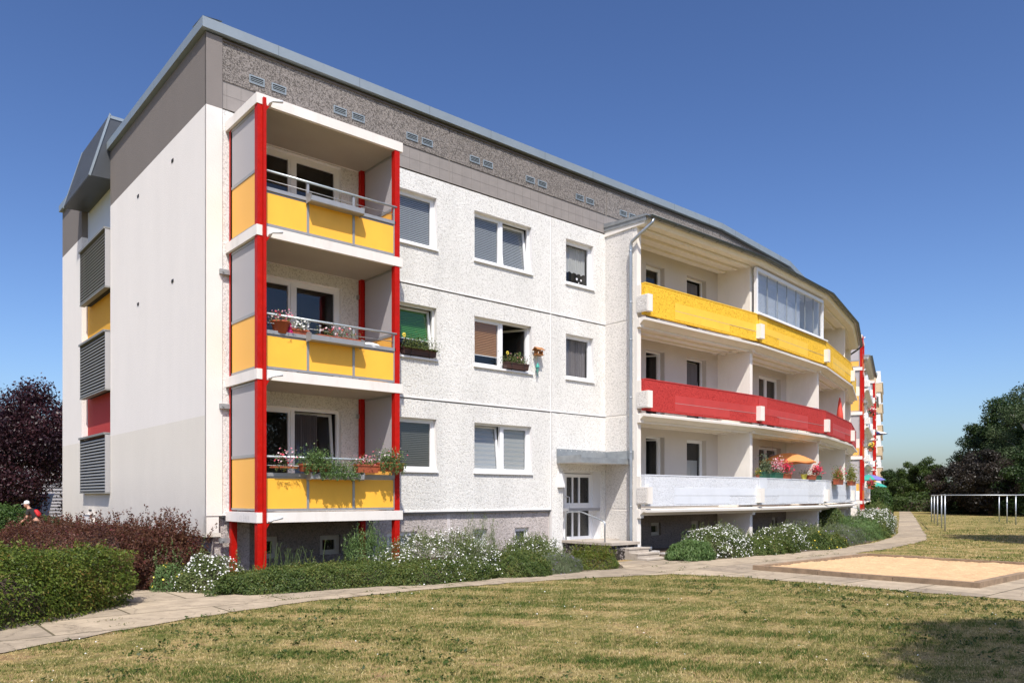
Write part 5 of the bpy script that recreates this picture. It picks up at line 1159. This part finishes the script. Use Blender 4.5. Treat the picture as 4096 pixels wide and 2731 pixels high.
# loggia plants on the white parapet
fb = BAYS[1]; gL = 'pots on the white loggia parapet'; zp = 2.36
plant_box('flower_pot', 'small yellow leaved plant at the left end of the white parapet', fb, .02, 1.42, zp, .14, .14, .10, 'terracotta', 'F_yellow', 10, .03, .16, 0, 260, 'L_yellow', .04, roundpot=True, group=gL, cat='flower pot')
plant_box('planter', 'dark green trough with silvery lavender on the white parapet', fb, .62, 1.42, zp, .66, .2, .20, 'pot_green', None, 0, .03, .42, 0, 1100, 'L_lav', .06, group=gL, cat='planter')
plant_box('planter', 'green trough of white and pink petunias on the white parapet', fb, 1.62, 1.42, zp, .72, .2, .20, 'pot_green', 'F_mix', 260, .045, .36, 0, 900, group=gL, cat='planter')
plant_box('planter', 'terracotta trough of red flowers beside the parasol', fb, 2.42, 1.42, zp, .62, .2, .18, 'terracotta', 'F_red', 210, .05, .34, 0, 800, group=gL, cat='planter')
plant_box('flower_pot', 'pale yellow pot near the end of the second white parapet', fb, 4.12, 1.42, zp, .2, .24, .20, 'pot_yellow', None, 0, .03, .14, 0, 120, 'L_willow', .04, roundpot=True, group=gL, cat='flower pot')
plant_box('flower_box', 'nearly empty terracotta box on the white parapet', fb, 4.68, 1.46, zp, .72, .2, .17, 'terracotta', 'F_white', 4, .04, .22, 0, 60, 'L_dark', .04, group=gL)
plant_box('planter', 'dark pot of deep pink petunias next to the partition', fb, 5.42, 1.42, zp, .58, .22, .18, 'pot_green', 'F_red', 230, .055, .30, 0, 700, group=gL, cat='planter')
plant_box('flower_box', 'terracotta box with mixed flowers hanging on the third white parapet', BAYS[2], 1.7, 1.68, zp - .16, 1.15, .24, .24, 'terracotta', 'F_red', 60, .06, .36, .0, 1200, 'L_yellow', .05, group='flower boxes hung on the third and fourth parapet')
plant_box('flower_box', 'terracotta box with spiky green plants hanging on the far white parapet', BAYS[2], 5.0, 1.68, zp - .16, .95, .24, .22, 'terracotta', None, 30, .06, .55, 0, 1000, 'L_yellow', .07, group='flower boxes hung on the third and fourth parapet')
# parasols
def parasol(name, label, loc, r, z, cols, closed=False, tilt=(0, 0), drop=.28, mast=None):
    T = thing(name, label, 'parasol', loc); n = 8; sub = 4
    if closed:
        b = MB(); b.lathe((0, 0, z - 1.3), [(.03, 0), (.17, .12), (.14, .5), (.06, 1.1), (.012, 1.3)], 10); b.build('folded_canopy', cols[0], T)
    else:
        b = MB(); rings = 5
        def pt(i, k):
            a = 2 * math.pi * k / (n * sub); u = i / rings; f = abs(((k / sub) % 1) - .5) * 2
            rr = r * u * (1 - .035 * (1 - f) * u); return (rr * math.cos(a), rr * math.sin(a), z - drop * u ** 1.7 - .02 * (1 - f) * u)
        for k in range(n * sub):
            for i in range(rings):
                P = [pt(i, k), pt(i + 1, k), pt(i + 1, k + 1), pt(i, k + 1)]
                b.quad(P if i else P[:3] if False else P[1:] , (k // sub) % len(cols), True) if i == 0 else b.quad(P, (k // sub) % len(cols), True)
            p, q = pt(rings, k), pt(rings, k + 1); f0 = abs(((k / sub) % 1) - .5) * 2; f1 = abs((((k + 1) / sub) % 1) - .5) * 2
            b.quad([p, q, (q[0], q[1], q[2] - .07 + .03 * f1), (p[0], p[1], p[2] - .07 + .03 * f0)], (k // sub) % len(cols), True)
        c = b.build('canopy', cols, T); c.rotation_euler = (tilt[0], tilt[1], 0)
    p = MB(); p.tube([(0, 0, 0 if mast is None else z - mast), (0, 0, z + .05)], .019, 8); p.build('mast', M['white_plastic'], T); return T
p_ = fb(4.15, .78, 1.45); parasol('parasol', 'open orange parasol on the ground floor loggia above the flowers', p_, 1.05, 1.95, [M['orange_cloth']], drop=.34)
p_ = BAYS[2](5.2, 1.15, 4.15); parasol('parasol', 'closed coral red parasol standing behind the red parapet', p_, .5, 2.15, [M['coral_cloth']], True)
fq = Frame(F2(12, 0, 0)[:2], 22.3)
parasol('parasol', 'open green and violet parasol low on the second block', fq(1.5, 1.5, 1.45), 1.25, 1.9, [M['teal_cloth'], M['violet_cloth']], drop=.4)
parasol('parasol', 'smaller turquoise parasol on the farther white balcony', fq(10.5, 1.5, 1.45), 1.2, 1.5, [M['teal_cloth']], drop=.45)
parasol('parasol', 'dark blue parasol sticking out high on the far block', F3(20.8, 1.5, 6.95), 1.3, 2.1, [M['blue_cloth'], M['blue_cloth'], M['white_cloth']], drop=.3)
for i, (t, zz, fm) in enumerate(((11.4, 2.35, 'F_red'), (13.5, 2.35, 'F_red'), (13.2, 5.2, 'F_yellow'), (14.5, 7.95, 'F_red'), (19, 2.35, 'F_yellow'), (16.5, 2.35, 'F_mix'))):
    plant_box('flower_box', ['first red flower box low on the second block', 'second red flower box low on the second block', 'yellow flowers on the first upper white balcony of the second block', 'red flowers on the upper white balcony of the second block', 'yellow flowers far along the lowest white balcony', 'pink flowers on the lowest white balcony of the second block'][i], F2, t, 1.65, zz - .1, 1.0, .25, .2, 'terracotta', fm, 70, .09, .35, .1, 260, 'L_mid', .09, group='flower boxes on the second block')
lb = thing('paper_lamp', 'round pinkish paper lampshade hanging in the ground floor loggia', 'lampshade', fb(4.2, .15, 3.2)); b = MB(); b.lathe((0, 0, 0), [(.001, -.18), (.10, -.15), (.17, -.06), (.18, 0), (.17, .06), (.10, .15), (.001, .18)], 14); b.tube([(0, 0, .17), (0, 0, .72)], .005, 5); b.build('shade', M['lamp_paper'], lb)
dr_ = thing('drying_rack', 'blue clothes rack on the red loggia of the second bay', 'clothes rack', fb(5.2, .95, 4.15)); b = MB()
for i in range(9): b.tube([(-.5 + i * .12, -.35, 1.06), (-.5 + i * .12 + .02, .35, 1.06)], .007, 5)
for y in (-.35, .35): b.tube([(-.55, y, 1.06), (.55, y, 1.06)], .012, 6); b.tube([(-.4, y, 1.06), (.4, y, .0)], .01, 6); b.tube([(.4, y, 1.06), (-.4, y, .0)], .01, 6)
b.build('rack_frame', M['sky_blue_plastic'], dr_)

# ---------------------------------------------------------------- washing line poles on the lawn
wl = [((34.9, -1.4), 'nearest washing line pole of the left row'), ((38.6, .1), 'second washing line pole of the left row'), ((42.0, 1.55), 'third washing line pole of the left row'), ((45.3, 2.95), 'fourth washing line pole of the left row'), ((48.6, 4.35), 'farthest washing line pole of the left row'),
      ((46.8, -1.0), 'nearest washing line pole of the right row in view'), ((49.5, .2), 'middle washing line pole of the right row'), ((52.2, 1.5), 'farthest washing line pole of the right row')]
LF = thing('washing_line_frame', 'grey steel washing line frame on poles standing on the lawn', 'washing line', (34.9, -1.4, 0))
ox, oy = 34.9, -1.4; rowd = (13.7 / 4, 5.75 / 4)
def lp(i, j): return (i * rowd[0] + j * 7.4, i * rowd[1] - j * 5.3)
for j in (0, 1):
    for i in range(5):
        x, y = (wl[i][0][0] - ox, wl[i][0][1] - oy) if j == 0 else ((46.8 - ox, -1.0 - oy) if i == 0 else (46.8 - ox + 2.7 * i, -1.0 - oy + 1.25 * i))
        if j == 1 and i > 2: continue
        b = MB(); b.tube([(x, y, -.1), (x, y, 1.74)], .035, 8); b.build('pole', M['steel'], LF)
b = MB(); b.tube([(0, 0, 1.78), (13.7, 5.75, 1.72)], .03, 6); b.build('top_rail', M['steel'], LF)
b = MB(); b.tube([(11.9 - 2.7, .4 - 1.25, 1.79), (17.3, 2.9, 1.72)], .03, 6); b.build('top_rail', M['steel'], LF)
for i in range(5):
    a = Vector((wl[i][0][0] - ox, wl[i][0][1] - oy, 1.76)); d = Vector((.80, -.60, 0)); b = MB(); b.tube([a, a + d * 9], .022, 5); b.build('line_bar', M['steel'], LF)
b = MB(); b.tube([(7.2, -5.4, -.1), (7.2, -5.4, 1.78)], .035, 8); b.build('pole', M['steel'], LF)

# ---------------------------------------------------------------- left background: shed, skip, person
sh = thing('corrugated_shed', 'grey corrugated metal hall behind the purple tree at the left', 'hall', (-1, 33, 0)); b = MB(); FS = Frame((-1.0, 33.0), -30)
FSl = Frame((0, 0), -30)
b.box(FSl, -16, 5.5, -14, 0, 0, 4.6, 0)
z = .1
while z < 4.5:
    b.prism(FSl, [(0.001, z), (.05, z + .03), (.05, z + .085), (0.001, z + .115)], -16, 5.5, 0); z += .17
b.box(FSl, -16.1, 5.6, -14, .12, 4.61, 4.85, 1); b.build('corrugated_wall', [M['corr'], M['anthracite']], sh)
b = MB(); b.box(FSl, -3.6, -1.2, .06, .09, 2.55, 2.72); b.build('blue_strip', M['blue_plastic'], sh)
b = MB(); b.tube([FSl(-4.5, .1, .2), FSl(.5, .1, 1.9)], .06, 6); b.tube([FSl(-3.2, .1, .3), FSl(-4.5, .1, 1.6)], .05, 6); b.build('brace', M['anthracite'], sh)
sk = thing('skip', 'bright blue steel skip half hidden behind the purple tree and hedge', 'skip', (.9, 27.2, 0), R(-20)); b = MB()
b.hexa([(-.8, -1, .1), (.8, -1, .1), (.8, 1, .1), (-.8, 1, .1), (-1.1, -1.3, 1.75), (1.1, -1.3, 1.75), (1.1, 1.3, 1.75), (-1.1, 1.3, 1.75)]); b.build('skip_body', M['blue_plastic'], sk)
b = MB()
for a, c in (((-1.1, -1.3), (1.1, -1.3)), ((1.1, -1.3), (1.1, 1.3)), ((1.1, 1.3), (-1.1, 1.3)), ((-1.1, 1.3), (-1.1, -1.3))): b.tube([(*a, 1.78), (*c, 1.78)], .05, 6)
for x in (-.9, -.3, .3, .9): b.hexa([(x * .75 - .03, -1.04, .1), (x * .75 + .03, -1.04, .1), (x * .75 + .03, -1.0, .1), (x * .75 - .03, -1.0, .1), (x - .04, -1.36, 1.72), (x + .04, -1.36, 1.72), (x + .04, -1.3, 1.72), (x - .04, -1.3, 1.72)])
b.build('rim', M['blue_plastic'], sk)
def skin_mesh(name, verts, edges, radii, m, parent, lv=2):
    me = bpy.data.meshes.new(name + '_src'); me.from_pydata(verts, edges, []); ob = bpy.data.objects.new(name + '_src', me); C.objects.link(ob)
    s = ob.modifiers.new('s', 'SKIN'); s.use_smooth_shade = True
    for v, r_ in zip(me.skin_vertices[0].data, radii): v.radius = r_ if isinstance(r_, tuple) else (r_, r_)
    me.skin_vertices[0].data[0].use_root = True
    sd = ob.modifiers.new('d', 'SUBSURF'); sd.levels = lv; sd.render_levels = lv
    dg = bpy.context.evaluated_depsgraph_get(); me2 = bpy.data.meshes.new_from_object(ob.evaluated_get(dg)); me2.name = name
    bpy.data.objects.remove(ob); me2.materials.clear(); me2.materials.append(m)
    return link(name, me2, parent)
# person walks to the left (-x), bent forward; local x forward = (-1, ...)
pr = thing('person', 'walking person in a white cap and black shirt carrying a red backpack', 'person', (-.50, 14.75, 0), R(180 - 41 + 8))
V = [(0, 0, .82), (.09, 0, 1.02), (.20, 0, 1.20), (.27, 0, 1.28), (.31, 0, 1.35), (.33, 0, 1.42),      # 0-5 spine, neck, head base
     (-.02, .09, .80), (.10, .10, .44), (-.06, .10, .10), (.10, .10, .04),      # 6-9 left leg
     (0, -.09, .80), (-.06, -.10, .46), (-.30, -.10, .16), (-.20, -.10, .06),   # 10-13 right leg
     (.22, .17, 1.22), (.26, .22, .98), (.44, .18, .84), (.50, .17, .80),     # 14-17 left arm
     (.22, -.17, 1.22), (.18, -.22, .98), (.34, -.20, .80), (.40, -.19, .76)]  # 18-21
Eg = [(0, 1), (1, 2), (2, 3), (3, 4), (4, 5), (0, 6), (6, 7), (7, 8), (8, 9), (0, 10), (10, 11), (11, 12), (12, 13), (2, 14), (14, 15), (15, 16), (16, 17), (2, 18), (18, 19), (19, 20), (20, 21)]
Rr = [(.13, .11), (.13, .11), (.14, .12), .07, .05, .06, .09, .058, .042, .04, .09, .058, .042, .04, .055, .042, .034, .03, .055, .042, .034, .03]
bd_ = skin_mesh('body', V, Eg, Rr, M['skin'], pr)
hd_ = MB(); hd_.lathe((.36, 0, 1.42), [(.001, -.10), (.045, -.095), (.072, -.04), (.08, .02), (.072, .07), (.04, .11), (.001, .12)], 14)
hd_.hexa([(.43, -.012, 1.40), (.43, .012, 1.40), (.43, .008, 1.44), (.43, -.008, 1.44), (.465, -.010, 1.395), (.465, .010, 1.395), (.44, .006, 1.44), (.44, -.006, 1.44)])
for sy in (-1, 1): hd_.lathe((.35, sy * .08, 1.42), [(.001, -.03), (.014, -.01), (.014, .015), (.001, .03)], 6)
hd_.build('head', M['skin'], pr)
ey = MB()
for sy in (-1, 1): ey.lathe((.428, sy * .03, 1.445), [(.001, -.008), (.01, 0), (.001, .008)], 6)
ey.box(Frame((.43, 0), 0), -.006, .004, -.025, .025, 1.362, 1.370); ey.build('eyes_and_mouth', M['dark'], pr)
for sy, w in ((1, (.50, .17, .80)), (-1, (.40, -.19, .76))):
    vs = [w]; es = []; rs = [.032]; vs.append((w[0] + .05, w[1], w[2] - .02)); es.append((0, 1)); rs.append(.030)
    for k in range(4):
        a = (k - 1.5) * .018; b0 = len(vs); L_ = (.055, .07, .075, .06)[k]
        vs += [(w[0] + .075, w[1] + a, w[2] - .03), (w[0] + .075 + L_ * .5, w[1] + a, w[2] - .05), (w[0] + .075 + L_ * .55, w[1] + a, w[2] - .085)]; es += [(1, b0), (b0, b0 + 1), (b0 + 1, b0 + 2)]; rs += [.010, .009, .007]
    b0 = len(vs); vs += [(w[0] + .03, w[1] - sy * .035, w[2] - .02), (w[0] + .065, w[1] - sy * .05, w[2] - .045)]; es += [(0, b0), (b0, b0 + 1)]; rs += [.011, .009]
    skin_mesh('hand', vs, es, rs, M['skin'], pr, 1)
skin_mesh('shirt', [(-.01, 0, .84), (.09, 0, 1.02), (.19, 0, 1.19), (.25, 0, 1.26), (.22, .17, 1.22), (.25, .215, 1.06), (.22, -.17, 1.22), (.19, -.215, 1.06)], [(0, 1), (1, 2), (2, 3), (2, 4), (4, 5), (2, 6), (6, 7)], [(.155, .14), (.155, .135), (.16, .14), .085, .075, .065, .075, .065], M['black_cloth'], pr)
skin_mesh('shorts', [(-.01, 0, .84), (-.02, .095, .78), (.06, .105, .56), (-.02, -.095, .78), (-.05, -.105, .56)], [(0, 1), (1, 2), (0, 3), (3, 4)], [(.15, .135), .105, .085, .105, .085], M['black_cloth'], pr)
skin_mesh('backpack', [(-.08, 0, .99), (-.01, 0, 1.14), (.09, 0, 1.27)], [(0, 1), (1, 2)], [(.12, .07), (.13, .08), (.10, .06)], M['red_cloth'], pr)
cp = MB(); cp.lathe((.35, 0, 1.47), [(.086, -.01), (.088, .03), (.07, .075), (.03, .10), (.001, .104)], 14); cp.hexa([(.40, -.07, 1.465), (.40, .07, 1.465), (.40, .07, 1.475), (.40, -.07, 1.475), (.51, -.05, 1.45), (.51, .05, 1.45), (.51, .05, 1.458), (.51, -.05, 1.458)]); cp.build('cap', M['white_cloth'], pr)
for sy in (-1, 1):
    b = MB(); fx_, fz_ = ((.10, .04) if sy > 0 else (-.20, .06)); b.hexa([(fx_ - .10, sy * .10 - .045, 0), (fx_ + .15, sy * .10 - .045, 0), (fx_ + .15, sy * .10 + .045, 0), (fx_ - .10, sy * .10 + .045, 0), (fx_ - .09, sy * .10 - .04, .10), (fx_ + .10, sy * .10 - .035, .06), (fx_ + .10, sy * .10 + .035, .06), (fx_ - .09, sy * .10 + .04, .10)]); b.build('shoe', M['white_cloth'], pr)
# far entrance rail of the second entry
b = MB(); P3 = FF(1.2, .1, 0)
rl = thing('entrance_rail', 'thin bent steel rail at the next entrance beyond the loggias', 'handrail', (P3[0], P3[1], 0)); FFl = Frame((0, 0), 23)
b.tube([FFl(0, .1, .2), FFl(0, .1, 1.3), FFl(0, .6, 1.3), FFl(0, 1.5, 1.0), FFl(0, 1.5, .1)], .028, 8); b.build('rail', M['pipe'], rl)
# scratched graffiti on the side of the lowest slab
gf = MB(); L_ = {'K': [[(0, 0), (0, 1)], [(.5, 1), (0, .5), (.5, 0)]], 'L': [[(0, 1), (0, 0), (.45, 0)]], '4': [[(.1, 1), (0, .4), (.45, .4)], [(.35, 1), (.35, 0)]], '5': [[(.5, 1), (.05, 1), (0, .55), (.4, .5), (.45, .1), (0, 0)]], 'H': [[(0, 0), (0, 1)], [(.5, 0), (.5, 1)], [(0, .5), (.5, .5)]], '3': [[(0, 1), (.4, .9), (.15, .55), (.45, .25), (0, 0)]]}
FGs = Frame((.40, 0), -90)
for i, ch in enumerate('KL5H34'):
    for st_2 in L_[ch]:
        for a, b_ in zip(st_2, st_2[1:]):
            p = [(.78 + (i + x * .8) * .085, 1.245 + y * .11) for x, y in (a, b_)]; dx_, dz_ = p[1][0] - p[0][0], p[1][1] - p[0][1]; l_ = math.hypot(dx_, dz_); ux, uz = -dz_ / l_ * .003, dx_ / l_ * .003
            gf.quad([FGs(p[0][0] + ux, .0015, p[0][1] + uz), FGs(p[1][0] + ux, .0015, p[1][1] + uz), FGs(p[1][0] - ux, .0015, p[1][1] - uz), FGs(p[0][0] - ux, .0015, p[0][1] - uz)])
gf.build('scratched_writing', mat('pencil_grey', (.42, .39, .37), .8), B1)
# slabs reference fence of the far end: low distant hedge line closing the horizon
for i, (x, y, rz, L_2, h_) in enumerate(((150, 40, -55, 45, 4.5), (-30, 70, 10, 40, 5.0))):
    shrub('distant_hedge', ['far hedge line closing the view behind the right trees', 'far hedge line behind the shed at the left'][i], 'hedge', (x, y, 0), L_2, 3, h_, 'L_dark', 16000, .5, rz, 3, .2, kcore=.85, f=.4)

# ---------------------------------------------------------------- light, sky, camera
S = bpy.context.scene
d = Vector((.67, 1.0, -1.75)).normalized()
sun = bpy.data.lights.new('sun', 'SUN'); sun.energy = 3.75; sun.angle = R(.5); sun.color = (1, .945, .86)
so_ = bpy.data.objects.new('sun', sun); C.objects.link(so_); so_.rotation_euler = d.to_track_quat('-Z', 'Y').to_euler()
W = bpy.data.worlds.new('World'); S.world = W; W.use_nodes = True; nt = W.node_tree
sky = nt.nodes.new('ShaderNodeTexSky'); sky.sky_type = 'NISHITA'; sky.sun_disc = False
sky.sun_elevation = math.asin(-d.z); sky.sun_rotation = math.atan2(-d.x, -d.y); sky.altitude = 100; sky.air_density = 1.0; sky.dust_density = 1.8; sky.ozone_density = 3.0
bg = nt.nodes['Background']; bg.inputs[1].default_value = .07
mu = nt.nodes.new('ShaderNodeMix'); mu.data_type = 'RGBA'; mu.blend_type = 'MULTIPLY'; mu.inputs[0].default_value = 1; mu.inputs[7].default_value = (.825, .82, .86, 1)
gm = nt.nodes.new('ShaderNodeGamma'); gm.inputs[1].default_value = 1.42
nt.links.new(sky.outputs[0], mu.inputs[6]); nt.links.new(mu.outputs[2], gm.inputs[0]); nt.links.new(gm.outputs[0], bg.inputs[0])
cam = bpy.data.cameras.new('camera'); co_ = bpy.data.objects.new('camera', cam); C.objects.link(co_)
co_.location = (-5.60, -15.96, 1.75); co_.rotation_euler = (R(90), 0, -math.atan2(.6556, .7551))
cam.sensor_width = 36; cam.lens = 36 * 3091 / 4096; cam.shift_y = 614.5 / 4096; cam.clip_end = 3000; cam.clip_start = .05
S.camera = co_
S.view_settings.view_transform = 'Standard'; S.view_settings.look = 'None'; S.view_settings.exposure = .6; S.view_settings.gamma = 1
S.render.resolution_x = 1024; S.render.resolution_y = 682
